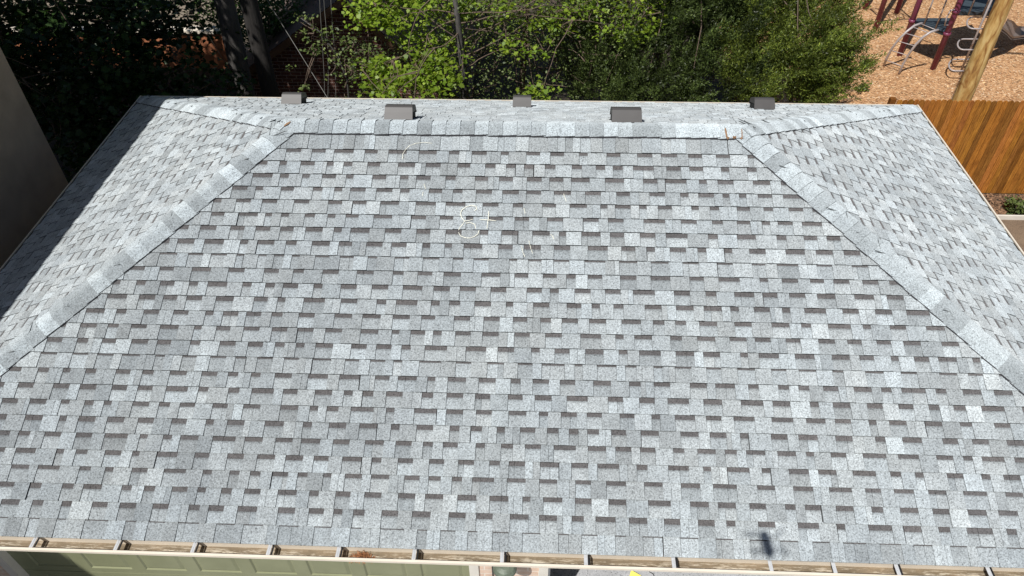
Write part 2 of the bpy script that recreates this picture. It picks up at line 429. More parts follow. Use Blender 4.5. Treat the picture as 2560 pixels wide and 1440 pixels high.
# ridge and hip caps
def caps(name, A, B, w1, w2, nr, first_col=None, length=.142, c=.150, ridge=False):
    mb = MB(); A, B = Vector(A), Vector(B); d = (B-A); Ln = d.length; d.normalize(); n = int(Ln/length+.999)
    T = [-1, -.72, -.45, -.26, -.12, 0, .12, .26, .45, .72, 1]
    def prof(t, cc):
        if abs(t) >= .3: return (w1 if t < 0 else w2)*abs(t)*cc
        u = (t+.3)/.6; P1, P2 = w1*.3*cc, w2*.3*cc
        return P1*(1-u)**2 + P2*u*u
    prevc = None
    for i in range(n):
        s0 = i*length; s1 = min((i+1)*length+.0, Ln+.02)
        g = random.choice((random.uniform(.31, .38), random.uniform(.40, .47), random.uniform(.46, .56)))
        col = (g*.92, g*1.01, g*1.05)
        cc = c*random.uniform(.965, 1.03); sk = random.uniform(-.004, .004)
        for k in range(len(T)-1):
            a0, a1 = prof(T[k], cc), prof(T[k+1], cc)
            lo = .018; hi = .028
            p = [A+d*(s0-.02)+a0+nr*lo, A+d*(s0-.02)+a1+nr*lo, A+d*(s1+sk)+a1+nr*hi, A+d*(s1+sk)+a0+nr*hi]
            if (p[1]-p[0]).cross(p[2]-p[0]).z < 0: p = p[::-1]
            mb.face(p, col, True)
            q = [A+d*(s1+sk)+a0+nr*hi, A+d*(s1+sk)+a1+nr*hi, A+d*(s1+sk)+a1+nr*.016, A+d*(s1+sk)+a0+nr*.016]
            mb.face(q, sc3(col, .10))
        for t in (-1, 1):
            e = prof(t, cc)
            mb.face([A+d*s0+e+nr*.019, A+d*(s1+sk)+e+nr*.026, A+d*(s1+sk)+e+nr*.002, A+d*s0+e+nr*.002], (.05, .05, .055))  # side walls coloured near black for the gap shadow under the cap
    return mb.build(name, M_SH, roof)
nF, nB_ = Vector((0, -sinp, cosp)), Vector((0, sinp, cosp)); nL, nR_ = Vector((-sinp, 0, cosp)), Vector((sinp, 0, cosp))
def hipcap(rx, sx, sy):
    A = Vector((rx, 0, GZ)); D = 3.6 if sy < 0 else 3.545
    B = Vector((rx+sx*(D-.03), sy*(D-.03), GZ-TAN*(D-.03))); d = (B-A).normalized()
    n1 = nF if sy < 0 else nB_; n2 = nL if sx < 0 else nR_
    w1 = n1.cross(d); w2 = n2.cross(d)
    if w1.z > 0: w1 = -w1
    if w2.z > 0: w2 = -w2
    caps('hip_cap', A, B, w1.normalized(), w2.normalized(), (n1+n2).normalized())
for rx, sx in ((RL, -1), (RR, 1)):
    for sy in (-1, 1): hipcap(rx, sx, sy)
caps('ridge_cap', (RL+.02, 0, GZ+.008), (RR-.02, 0, GZ+.008), Vector((0, -cosp, -sinp)), Vector((0, cosp, -sinp)), Vector((0, 0, 1)), ridge=True)

def onfront(px, py, lift=.0):  # world point on the front slope seen in that direction
    d = FW + RT*((px-1280)/FPX) - UP*((py-720)/FPX); P0 = Vector((0, 0, GZ))+nF*lift
    return CAM + d*((P0-CAM).dot(nF)/d.dot(nF))
def stroke(mb, pts, wd, nrm, lift, broken=.15):
    P = [onfront(*p, lift) for p in pts]; Q = []
    for i in range(len(P)-1):
        for k in range(4):
            Q.append(P[i].lerp(P[i+1], k/4))
    Q.append(P[-1])
    Q = [q+Vector((random.uniform(-.002, .002), 0, 0)) for q in Q]
    for i in range(len(Q)-1):
        if random.random() < broken: continue
        t = (Q[i+1]-Q[i]).normalized(); s = t.cross(nrm).normalized()*wd*random.uniform(.35, .65)
        mb.face([Q[i]-s, Q[i]+s, Q[i+1]+s, Q[i+1]-s])
ch = MB()
for pts in ([(1186,527),(1192,522),(1190,516),(1178,513),(1165,517),(1154,525),(1151,535),(1155,545),(1162,553),(1157,560),(1150,568),(1146,575)],
            [(1146,581),(1152,590),(1162,594),(1175,595),(1187,591),(1195,584),(1198,576)],
            [(1160,553),(1172,551),(1182,548)], [(1164,558),(1176,556),(1187,561),(1189,571)],
            [(1222,528),(1221,540),(1220,550),(1219,560),(1217,571)], [(1199,549),(1212,549),(1225,550),(1240,552)],
            [(1377,586),(1382,591),(1384,598)]):
    ch = MB(); stroke(ch, pts, .006, nF, .020, 0); ch.build('chalk_mark', M_CHALK, roof)
ch = MB()
for pts in ([(1006,398),(1007,386),(1013,374),(1024,364),(1040,358),(1060,356),(1080,358)], [(1060,460),(1064,472)], [(1056,490),(1058,480)],
            [(1303,614),(1307,630),(1312,642)], [(1322,602),(1326,618),(1332,634)], [(1409,484),(1412,494),(1416,504)], [(1310,520),(1313,534)]):
    ch = MB(); stroke(ch, pts, .0045, nF, .020, 0); ch.build('chalk_mark', M_CHALK, roof)
# sealant streaks and cracks on the ridge cap ends
def onridge(px, py, lift=.034):
    p = onfront(px, py); 
    d = FW + RT*((px-1280)/FPX) - UP*((py-720)/FPX); P0 = Vector((0, 0, GZ))+nF*lift
    return CAM + d*((P0-CAM).dot(nF)/d.dot(nF))
def blot(mb, pts, wd):
    P = [onridge(*p) for p in pts]
    for i in range(len(P)-1):
        t = (P[i+1]-P[i]).normalized(); s = t.cross(nF).normalized()
        mb.face([P[i]-s*wd[i], P[i]+s*wd[i], P[i+1]+s*wd[i+1], P[i+1]-s*wd[i+1]])
sb = MB(); blot(sb, [(1813,320),(1814.5,328),(1816,336),(1817,343),(1822,346)], [.006,.009,.008,.010,.018]); sb.build('sealant_streak', M_RUST, roof)
sb = MB(); blot(sb, [(1834,346),(1836,341),(1839,345)], [.008,.016,.010]); sb.build('sealant_streak', M_RUST, roof)
sb = MB(); blot(sb, [(1854,322),(1855,332),(1855.5,343),(1852,347)], [.004,.005,.006,.014]); sb.build('sealant_streak', M_RUST, roof)
sb = MB(); blot(sb, [(710,315),(718,309),(726,304)], [.004,.012,.004]); sb.build('sealant_streak', M_RUST, roof)


# fascia, soffit, walls
WY0, WY1, WX0, WX1 = -3.15, 3.15, -5.50, 5.25
EZF = GZ+TAN*YF; EZ = GZ-TAN*YB
mb = MB()
mb.box(XL+.02, XR-.02, YF+.01, YF+.03, EZF-.16, EZF-.014); mb.box(XL+.02, XR-.02, YB-.03, YB-.01, EZF-.16, EZ-.018)
mb.box(XL+.01, XL+.03, YF+.03, YB-.03, EZF-.16, EZF-.014); mb.box(XR-.03, XR-.01, YF+.03, YB-.03, EZF-.16, EZF-.014)
mb.build('fascia', M_CREAM, garage)
mb = MB(); mb.box(XL+.03, XR-.03, YF+.03, YB-.03, EZF-.158, EZF-.146); mb.build('soffit', M_WHITE, garage)
D1, D2 = (-5.10, -.459), (.30, 4.90)
PIL0, PIL1 = D1[1], D2[0]
T = .15; HD = 2.13
mb = MB()
for x0, x1 in ((WX0, D1[0]-.09), (PIL0+.09, PIL1-.09), (D2[1]+.09, WX1)): mb.box(x0, x1, WY0, WY0+T, 0, EZF-.16)
for x0, x1 in ((D1[0]-.09, D1[1]+.09), (D2[0]-.09, D2[1]+.09)): mb.box(x0, x1, WY0, WY0+T, HD+.09, EZF-.16)
mb.box(WX0, WX1, WY1-T, WY1, 0, EZF-.16); mb.box(WX0, WX0+T, WY0+T, WY1-T, 0, EZF-.16); mb.box(WX1-T, WX1, WY0+T, WY1-T, 0, EZF-.16)
mb.build('wall', M_PBRICK, garage)
for x0, x1 in (D1, D2):
    mb = MB(); y0, y1 = WY0-.018, WY0+T+.01
    mb.box(x0-.09, x0, y0, y1, 0, HD+.09); mb.box(x1, x1+.09, y0, y1, 0, HD+.09); mb.box(x0, x1, y0+.003, y1, HD, HD+.09)
    mb.build('door_frame', M_WHITE, garage)
# closed panel door
dr = MB(); y = WY0+.06
dr.box(D1[0], D1[1], y+.012, y+.045, 0, HD)
npan = 8; pw = .566; PX0 = D1[1]-8*pw; sh = HD/4
for r_ in range(5):
    z0 = max(0, r_*sh-sh/2); z1 = min(HD, r_*sh+sh/2)-.008
    for i in range(npan):
        x0 = PX0+i*pw; x1 = x0+pw
        m_ = .07; mz = .085
        ox0, ox1, oz0, oz1 = x0+m_, x1-m_, z0+mz, z1-mz
        yf = y
        # frame around the raised panel: four quads, a bevel groove, a raised centre
        o = [(x0, yf, z0), (x1, yf, z0), (x1, yf, z1), (x0, yf, z1)]
        a = [(ox0, yf, oz0), (ox1, yf, oz0), (ox1, yf, oz1), (ox0, yf, oz1)]
        g = .016; b_ = [(ox0+g, yf+.013, oz0+g), (ox1-g, yf+.013, oz0+g), (ox1-g, yf+.013, oz1-g), (ox0+g, yf+.013, oz1-g)]
        h = .050; c_ = [(ox0+h, yf+.002, oz0+h), (ox1-h, yf+.002, oz0+h), (ox1-h, yf+.002, oz1-h), (ox0+h, yf+.002, oz1-h)]
        for P, Q in ((o, a), (a, b_), (b_, c_)):
            for k in range(4): dr.face([P[k], P[(k+1) % 4], Q[(k+1) % 4], Q[k]])
        dr.face(c_)
    dr.face([(D1[0], y, z0), (PX0, y, z0), (PX0, y, z1), (D1[0], y, z1)])
    dr.face([(D1[0], y, z1), (D1[1], y, z1), (D1[1], y+.012, z1), (D1[0], y+.012, z1)])
dr.build('garage_door', M_DOOR, garage)
# open door: sections parked under the ceiling, with tracks
od = MB(); od.box(D2[0]+.03, D2[1]-.03, WY0+.45, WY0+2.6, 2.19, 2.225); op = od.build('garage_door', M_DOOR, garage); op['label'] = 'open garage door raised under the ceiling'
for x in (D2[0]+.01, D2[1]-.03):
    tr = MB()
    pts = [(x, WY0+.20, .05), (x, WY0+.20, 1.75), (x, WY0+.24, 1.95), (x, WY0+.36, 2.12), (x, WY0+.52, 2.17), (x, WY0+2.7, 2.17)]
    tr.tube(pts, .022, 6); tr.build('door_track', M_STRAP, garage)

# gutters
def gutter(A, B, out, top, width=.118, lipw=.016, straps=(), debris=None, dark=True):
    """A,B ends at the roof edge (plan), out = outward unit vector"""
    A = Vector((*A, top)); B = Vector((*B, top)); o = Vector((*out, 0)); Z = Vector((0, 0, 1)); u = (B-A).normalized()
    g = MB(); bk = -.02
    def q(a, z, b, z2, col=(1, 1, 1)): g.face([A+o*a+Z*z, B+o*a+Z*z, B+o*b+Z*z2, A+o*b+Z*z2], col)
    q(bk, -.03, bk, -.125); q(bk, -.125, width*.62, -.127); q(width*.62, -.127, width*.9, -.07); q(width*.9, -.07, width+.004, -.045)
    q(width+.004, -.045, width+.004, -.018); q(width+.004, -.018, width-lipw, -.0165); q(width-lipw, -.0165, width-lipw, -.032)
    for E in (A, B):
        g.face([E+o*bk+Z*-.03, E+o*bk+Z*-.125, E+o*width*.62+Z*-.127, E+o*width*.9+Z*-.07, E+o*width+Z*-.02])
    gt = g.build('gutter', M_CREAM, garage)
    t = MB()
    def q2(a, z, b, z2, c1, c2): t.face([A+o*a+Z*z, B+o*a+Z*z, B+o*b+Z*z2, A+o*b+Z*z2], [c1, c1, c2, c2])
    q2(bk+.003, -.04, bk+.004, -.121, (0, 0, 0), (0, 0, 0)); q2(bk+.004, -.121, width*.33, -.122, (.0, 0, 0), (.6, 0, 0)); q2(width*.33, -.122, width*.60, -.122, (.6, 0, 0), (1, 0, 0))
    q2(width*.60, -.122, width*.86, -.069, (1, 0, 0), (.45, 0, 0)); q2(width*.86, -.069, width-.002, -.046, (0, 0, 0), (0, 0, 0)); q2(width-.002, -.046, width-.002, -.022, (0, 0, 0), (0, 0, 0))
    t.build('trough', M_TROUGH, gt)
    for x, blk in straps:
        s = MB(); P = A + u*((Vector((x, A.y, top))-A).dot(u)) if abs(u.x) > .5 else A + u*x
        hw = .015
        s.obox(P-u*hw+o*bk+Z*-.030, u*2*hw, o*(width-.004-bk), Z*.003)
        s.obox(P-u*.002+o*bk+Z*-.027, u*.004, o*(width-.006-bk), Z*.002)
        s.build('hanger_strap', M_STRAP, gt)
        if blk:
            s = MB(); s.obox(P+u*(hw+.004)+o*bk+Z*-.034, u*.015, o*(width-.008-bk), Z*.003); s.build('strap_shadow', M_BLACK, gt)  # black strip stands in for the shadow beside the strap
    return gt
sx = [-5.35,-4.64,-3.9455,-3.246,-2.611,-1.991,-1.427,-.809,-.100,.571,1.269,2.033,2.531,3.024,3.736,4.45,5.1]
gutter((XL-.11, YF+.0), (XR+.11, YF), (0, -1), EZF, straps=[(x, i not in (11, 12)) for i, x in enumerate(sx)])
gutter((XL-.02, YB), (XR+.02, YB), (0, 1), EZ, width=.085)
gutter((XL, YF), (XL, YB+.085), (-1, 0), EZF+.028, width=.085)
gutter((XR, YF), (XR, YB+.085), (1, 0), EZF+.028, width=.085, straps=[(x, True) for x in (.9, 1.75, 2.6, 3.45, 4.3, 5.2, 6.1, 6.8)])

# roof vents
def vent(cx, y0, w=.275, k=1.0):
    """hood on the back slope: base starts at plan y0 (up-slope end)"""
    s0 = y0*SL
    def P(a, s, n): return Vector((cx+a, (s0+s)*cosp + n*sinp, GZ-(s0+s)*sinp+n*cosp))
    hw = w/2
    fl = MB(); fl.face([P(-hw, .28, .019), P(hw, .28, .019), P(hw, .36, .019), P(-hw, .36, .019)])
    fl.face([P(-hw, .36, .019), P(hw, .36, .019), P(hw, .36, .004), P(-hw, .36, .004)])
    hood = MB()
    pr = [(0.0, .015, 0), (.030, .085*k, .010), (.050, .135*k, .020), (.066, .152*k, .026), (.090, .160*k, .030), (.22, .158*k, .030), (.262, .150*k, .026), (.285, .125*k, .020), (.305, .070*k, .012)]
    pr = [(a_, n_, t_*.3) for a_, n_, t_ in pr]
    for i in range(len(pr)-1):
        (a, n, t), (b, m, t2) = pr[i], pr[i+1]
        hood.face([P(-hw+t, a, n), P(hw-t, a, n), P(hw-t2, b, m), P(-hw+t2, b, m)], smooth=(0 < i < 3))
    for sg in (-1, 1):   # side skirts: upper part solid hood, lower part open
        hood.face([P(sg*(hw-.003), .030, .085*k), P(sg*(hw-.006), .050, .135*k), P(sg*(hw-.008), .066, .152*k), P(sg*(hw-.009), .090, .160*k), P(sg*(hw-.009), .22, .158*k), P(sg*(hw-.008), .262, .150*k), P(sg*(hw-.006), .285, .125*k), P(sg*(hw-.004), .298, .095*k)])
        hood.face([P(sg*hw, 0, .015), P(sg*(hw-.003), .030, .085*k), P(sg*(hw-.003), .045, .085*k), P(sg*(hw-.002), .02, .015)])
    v = hood.build('roof_vent', M_VENT, garage); fl.build('flashing', M_VENT, v)
    lv = MB()
    for sg in (-1, 1):
        a = sg*(hw-.012); lv.face([P(a, .03, .018), P(a, .285, .018), P(a, .285, .135*k), P(a, .05, .135*k)])
        for q in (.08, .14, .20): lv.face([P(a+sg*.006, q, .018), P(a+sg*.006, q+.008, .018), P(a+sg*.006, q+.008, .12), P(a+sg*.006, q, .12)], (6, 6, 6))
    lv.face([P(-hw+.012, .285, .018), P(hw-.012, .285, .018), P(hw-.012, .285, .12), P(-hw+.012, .285, .12)])
    lv.build('louvre', M_VDARK, v); return v
vent(-3.215, 2.36); vent(-1.345, .30, .30); vent(-.105, 2.30, .25); vent(1.035, .30, .315); vent(3.115, 2.42, .275)

# wall lamp on the brick pillar
lc = at(1262, 1418, WY0-.20)
lm = MB(); Z = Vector((0, 0, 1))
prof = [(0, .055), (.05, .050), (.085, .030), (.105, 0.0), (.110, -.02), (.100, -.03)]
for i in range(len(prof)-1):
    for k in range(20):
        a0, a1 = 2*math.pi*k/20, 2*math.pi*(k+1)/20; (r0, z0), (r1, z1) = prof[i], prof[i+1]
        lm.face([lc+Vector((r0*math.cos(a0), r0*math.sin(a0), z0)), lc+Vector((r1*math.cos(a0), r1*math.sin(a0), z1)), lc+Vector((r1*math.cos(a1), r1*math.sin(a1), z1)), lc+Vector((r0*math.cos(a1), r0*math.sin(a1), z0))], smooth=True)
wl = lm.build('wall_lamp', M_LAMP, garage)
lm = MB(); lm.tube([lc+Vector((0, 0, .0)), lc+Vector((0, .0, -.10)), lc+Vector((0, .05, -.16)), Vector((lc.x, WY0, lc.z-.16))], .014)
lm.obox(Vector((lc.x-.05, WY0-.02, lc.z-.24)), (.1, 0, 0), (0, .02, 0), (0, 0, .15)); lm.build('bracket', M_LAMP, wl)
cb = MB(); cb.tube([(lc.x-.13, WY0-.012, EZF-.17), (lc.x-.135, WY0-.012, 1.6), (lc.x-.128, WY0-.012, .2)], .006, 6); cb.build('wall_cable', M_BLACK, garage)

# ------------------------------------------------------------------ ground
def sheet(name, x0, x1, y0, y1, z, m, kind='structure', sub=1):
    b = MB(); b.face([(x0, y0, z), (x1, y0, z), (x1, y1, z), (x0, y1, z)]); o = b.build(name, m); o['kind'] = kind; return o
sheet('ground', -250, 250, -250, 250, 0, M_SOIL)
sheet('driveway', -6.8, 14, -30, -3.0, .004, M_CONC)
sheet('garage_floor', WX0+T, WX1-T, WY0+.0, WY1-T, .010, M_CONC)
sheet('path', 5.3, 14, -3.0, 4.16, .006, M_DIRT)
# playground surface: an uneven sheet of chips with a ragged left border under the trees
b = MB(); b.face([(4.9, 5.0, .012), (60, 5.0, .012), (60, 60, .012), (5.4, 60, .012), (4.6, 12.0, .012), (4.3, 9.0, .012), (4.6, 7.0, .012)])
o = b.build('wood_chip_ground', M_CHIPS); o['kind'] = 'structure'
sheet('alley', -60, -2.2, 9.75, 60, .008, M_ALLEY)
# loose chips on top (uncountable)
def scatter(n, fn, size, m, name, label=None):
    V = []; F = []
    for i in range(n):
        x, y, z = fn(); a = random.uniform(0, math.pi); l = random.uniform(*size); wd = l*random.uniform(.25, .5)
        u = Vector((math.cos(a), math.sin(a), random.uniform(-.3, .3)))*l; v = Vector((-math.sin(a), math.cos(a), random.uniform(-.3, .3)))*wd
        c = Vector((x, y, z+.012)); k = len(V)
        V += [c-u-v, c+u-v*.6, c+u*.9+v, c-u*.8+v]; F.append((k, k+1, k+2, k+3))
    V = np.array([tuple(v) for v in V]); F = np.array(F)
    t = np.repeat(rng.uniform(.55, 1.45, (len(F), 1)), 3, 1)
    return npmesh(name, V, F, m, None, t)
o = scatter(9000, lambda: (random.uniform(4.6, 14.5), 7+random.random()**1.2*8, .012), (.012, .035), M_CHIP_PIECE, 'loose_wood_chips')
tag(o, 'loose tan wood chips strewn over the playground', 'wood chips', kind='stuff')
# garden bed between fence and edging
sheet('soil', 5.3, 14, 4.20, 5.0, .016, M_SOIL)
M_MULCH = m_simple('mulch_piece', (.20, .115, .065), .9, .5, 30)
o = scatter(3600, lambda: (random.uniform(5.6, 9.6), random.uniform(4.22, 4.88), random.uniform(.016, .03)), (.012, .05), M_MULCH, 'mulch')
tag(o, 'dark bark mulch in the bed at the foot of the fence', 'mulch', kind='stuff')
b = MB(); b.box(5.4, 14, 4.16, 4.195, 0, .09); o = b.build('bed_edging', M_WHITE); tag(o, 'pale edging board along the front of the mulch bed', 'edging')

# ------------------------------------------------------------------ fence
FY = 4.92
fence = empty('fence', (9.5, FY, 0)); tag(fence, 'orange-brown stained wooden picket fence right of the garage', 'fence')
mb = MB(); x = 6.10; PW = .088
while x < 14.5:
    w_ = PW*random.uniform(.95, 1.03); h = 1.89+random.uniform(-.012, .012); g = random.choice((random.uniform(.5, .9), random.uniform(.8, 1.2), random.uniform(.9,1.3)))
    col = (g, g*random.uniform(.88, 1.05), g*random.uniform(.7, 1.05)); y0 = FY+random.uniform(-.004, .004); r = w_/2
    cx = x+r; n = 7
    top = [(cx+r*.97*math.cos(math.pi*k/n), h-r*.8+r*.8*math.sin(math.pi*k/n)) for k in range(n+1)]
    prof = [(x+.001, .03), (x+w_-.001, .03)] + top
    mb.face([(a, y0, z) for a, z in prof], col); mb.face([(a, y0+.018, z) for a, z in prof][::-1], col)
    for k in range(len(prof)):
        p, q = prof[k], prof[(k+1) % len(prof)]
        mb.face([(p[0], y0, p[1]), (p[0], y0+.018, p[1]), (q[0], y0+.018, q[1]), (q[0], y0, q[1])], sc3(col, .9))
    x += w_+.004
mb.build('pickets', M_FENCE, fence)
for z in (.3, .98, 1.62):
    b = MB(); b.box(6.05, 14.5, FY+.024, FY+.062, z, z+.09, (.8, .8, .8)); b.build('rail', M_FENCE, fence)
for i in range(4):
    b = MB(); xx = 6.02+i*2.4; b.box(xx, xx+.09, FY+.064, FY+.154, 0, 1.86, (.55, .5, .5)); b.build('post', M_FENCE, fence)

# ------------------------------------------------------------------ utility pole and cables
pb = at(2404, 250, 5.42); pt = at(2512, 0, 5.42)
ax = (pt-pb).normalized(); base = pb - ax*(pb.z/ax.z)
R0 = .158
b = MB(); pts = [base+ax*(k*.5) for k in range(0, 21)]
b.tube(pts, [R0-.0045*k+random.uniform(-.003, .003) for k in range(21)], 28)
pole = b.build('utility_pole', M_POLE); tag(pole, 'thick yellow-brown wooden utility pole rising behind the fence', 'utility pole')
b = MB(); tp = base+ax*9.5
b.tube([tp+Vector((-1.1, .1, 0)), tp+Vector((1.1, -.1, 0))], .05, 4); b.build('crossarm', M_POLE, pole)
def fpt(px, py): return at(px, py, FY)
A = fpt(2518, 262)+SUN*6; B = fpt(2552, 470)+SUN*7.5; dd = (B-A).normalized()
def cable(name, P, Q, sag, r, label, grp=None, n=24, m=None):
    b = MB(); P, Q = Vector(P), Vector(Q)
    b.tube([P.lerp(Q, k/n)-Vector((0, 0, sag*4*(k/n)*(1-k/n))) for k in range(n+1)], r, 6)
    o = b.build(name, m or M_CABLE); tag(o, label, 'cable', grp); return o
# ------------------------------------------------------------------ neighbour's two-storey building on the left
nb = empty('stucco_building', (-10, -4, 0)); tag(nb, 'tall tan stucco building whose wall fills the left edge', 'building')
mb = MB(); mb.box(-13, -6.88, -14, 2.41, 0, 8.07); mb.build('wall', M_STUCCO, nb)
mb = MB(); mb.box(-13.1, -6.86, -14.1, 2.43, 8.07, 8.12); mb.build('parapet', M_CREAM, nb)

# ------------------------------------------------------------------ brick gable house behind
HY = 7.7
house = empty('brick_house', (-2, HY, 0)); tag(house, 'dark red-brown brick gable house behind the trees', 'house')
l0 = at(690, 108, HY); l1 = at(832, 0, HY); r0 = at(1062, 152, HY); r1 = at(975, 78, HY)
sl = (l1.z-l0.z)/(l1.x-l0.x); sr = (r1.z-r0.z)/(r1.x-r0.x)
apx = (r0.z-l0.z + sl*l0.x - sr*r0.x)/(sl-sr); apz = l0.z+sl*(apx-l0.x)
hx0 = l0.x-1.15; hx1 = r0.x+.9
zl = l0.z+sl*(hx0-l0.x); zr2 = r0.z+sr*(hx1-r0.x); hx0w, hx1w = hx0+.3, hx1-.3
def rz(x): return min(l0.z+sl*(x-l0.x), r0.z+sr*(x-r0.x))
mb = MB()
for yy in (HY, HY+7): mb.face([(hx0w, yy, 0), (hx1w, yy, 0), (hx1w, yy, rz(hx1w)-.06), (apx, yy, apz-.06), (hx0w, yy, rz(hx0w)-.06)])
mb.face([(hx0w, HY, 0), (hx0w, HY+7, 0), (hx0w, HY+7, rz(hx0w)-.06), (hx0w, HY, rz(hx0w)-.06)]); mb.face([(hx1w, HY, 0), (hx1w, HY+7, 0), (hx1w, HY+7, rz(hx1w)-.06), (hx1w, HY, rz(hx1w)-.06)])
mb.build('wall', M_RBRICK, house)
mb = MB()
for xa, xb in ((hx0, apx), (apx, hx1)):
    za, zb = rz(xa), rz(xb)
    nrows = 22
    for k in range(nrows):    # lapped courses running along the eaves
        f0, f1 = k/nrows, (k+1)/nrows
        if xb == hx1: x_0, x_1, z_0, z_1 = xa+(xb-xa)*f0, xa+(xb-xa)*f1, za+(zb-za)*f0, za+(zb-za)*f1; zz0, zz1 = z_0, z_1+.018
        else: x_0, x_1, z_0, z_1 = xa+(xb-xa)*f0, xa+(xb-xa)*f1, za+(zb-za)*f0, za+(zb-za)*f1; zz0, zz1 = z_0+.018, z_1
        g = random.uniform(.8, 1.2)
        mb.face([(x_0, HY-.30, zz0), (x_1, HY-.30, zz1), (x_1, HY+7.3, zz1), (x_0, HY+7.3, zz0)], (g, g, g))
        mb.face([(x_0, HY-.30, zz0-.05), (x_1, HY-.30, zz1-.05), (x_1, HY+7.3, zz1-.05), (x_0, HY+7.3, zz0-.05)], (.4, .4, .4))
mb.build('roof', M_ROOFD, house)
mb = MB()
for xa, xb in ((hx0, apx), (apx, hx1)):
    za, zb = rz(xa), rz(xb)
    mb.face([(xa, HY-.31, za+.0), (xb, HY-.31, zb+.0), (xb, HY-.31, zb-.17), (xa, HY-.31, za-.17)]); mb.face([(xa, HY-.31, za-.17), (xb, HY-.31, zb-.17), (xb, HY-.28, zb-.17), (xa, HY-.28, za-.17)])
mb.build('rake_board', m_simple('brown_trim', (.16, .085, .05), .7, .2, 8), house)
b = MB(); b.box(hx0w+.1, -1.2, 6.2, 7.6, 0, .10); o = b.build('patio', m_conc('shaded_concrete', (.06, .062, .07), (.10, .10, .11), .2)); tag(o, 'slab coloured dark for shade at the foot of the brick gable', 'patio')  # slab colour kept dark to carry the shade on the ground

# low terracotta wall with a cream cap, left background
gw = empty('garden_wall', (-9, 9.6, 0)); tag(gw, 'terracotta coloured garden wall with a cream cap behind the dark leaves', 'wall')
tz = at(500, 76, 9.5).z
mb = MB(); mb.box(-18, at(576, 100, 9.5).x, 9.5, 9.7, 0, tz-.06); mb.build('wall', M_TERRA, gw)
mb = MB(); mb.box(-18.05, at(576, 100, 9.5).x+.04, 9.45, 9.75, tz-.06, tz); mb.build('coping', M_CREAM, gw)

# ------------------------------------------------------------------ foliage
MAPLE = np.array([(0, 0), (.20, -.06), (.40, .08), (.34, .26), (.50, .50), (.27, .58), (.20, .80), (0, 1.0), (-.20, .80), (-.27, .58), (-.50, .50), (-.34, .26), (-.40, .08), (-.20, -.06)])
OVAL = np.array([(0, 0), (.26, .25), (.28, .6), (0, 1.0), (-.28, .6), (-.26, .25)])
def leaves(name, C, size, mat_, parent, shape=MAPLE, upbias=.6, droop=.35, tone=None, sizevar=.35):
    """C (n,3) leaf base points"""
    n = len(C); 
    th = rng.uniform(0, 2*np.pi, n)
    nr = rng.normal(0, 1, (n, 3)); nr[:, 2] = np.abs(nr[:, 2])+upbias*1.5; nr /= np.linalg.norm(nr, axis=1)[:, None]
    d = np.stack([np.cos(th), np.sin(th), -np.full(n, droop)+rng.normal(0, .3, n)], 1)
    d -= nr*(d*nr).sum(1)[:, None]; d /= np.linalg.norm(d, axis=1)[:, None]
    s = np.cross(d, nr); sz = size*rng.uniform(1-sizevar, 1+sizevar, n)
    k = len(shape)
    V = C[:, None, :] + (d[:, None, :]*shape[None, :, 1, None] + s[:, None, :]*shape[None, :, 0, None])*sz[:, None, None]
    curl = (shape[:, 0]**2)*.5 - (shape[:, 1]-.4)**2*.35
    V += nr[:, None, :]*curl[None, :, None]*sz[:, None, None]
    F = np.arange(n*k).reshape(n, k)
    if tone is None: tone = np.ones((n, 3))
    return npmesh(name, V.reshape(-1, 3), F, mat_, parent, tone)
def inblob(blobs, n, shell=.0):
    """n random points in a union of ellipsoids [(centre, radii, weight)]"""
    wts = np.array([b[2] for b in blobs], float); wts /= wts.sum(); idx = rng.choice(len(blobs), n, p=wts)
    v = rng.normal(0, 1, (n, 3)); v /= np.linalg.norm(v, axis=1)[:, None]
    rad = rng.uniform(shell**3, 1, n)**(1/3)
    c = np.array([tuple(b[0]) for b in blobs])[idx]; r = np.array([tuple(b[1]) for b in blobs])[idx]
    return c + v*rad[:, None]*r
def clusters(P, per, rad, flat=.6):
    n = len(P); k = rng.integers(max(1, int(per*.5)), int(per*1.5)+1, n)
    idx = np.repeat(np.arange(n), k)
    o = rng.normal(0, rad, (len(idx), 3))*np.array([1, 1, flat])
    return P[idx]+o, idx
def limb(mb, P, Q, r0, r1, n=7, wob=.06, rise=.0, sides=6):
    P, Q = Vector(P), Vector(Q); L_ = (Q-P).length; pts = []
    off = Vector((random.uniform(-1, 1), random.uniform(-1, 1), random.uniform(-.4, .4)))*wob*L_
    for k in range(n+1):
        t = k/n; p = P.lerp(Q, t) + off*math.sin(math.pi*t) + Vector((random.uniform(-1, 1), random.uniform(-1, 1), random.uniform(-1, 1)))*wob*.12*L_*math.sin(math.pi*t)
        p.z += rise*math.sin(math.pi*t)*L_; pts.append(p)
    mb.tube(pts, [r0+(r1-r0)*k/n for k in range(n+1)], sides, caps=False); return pts
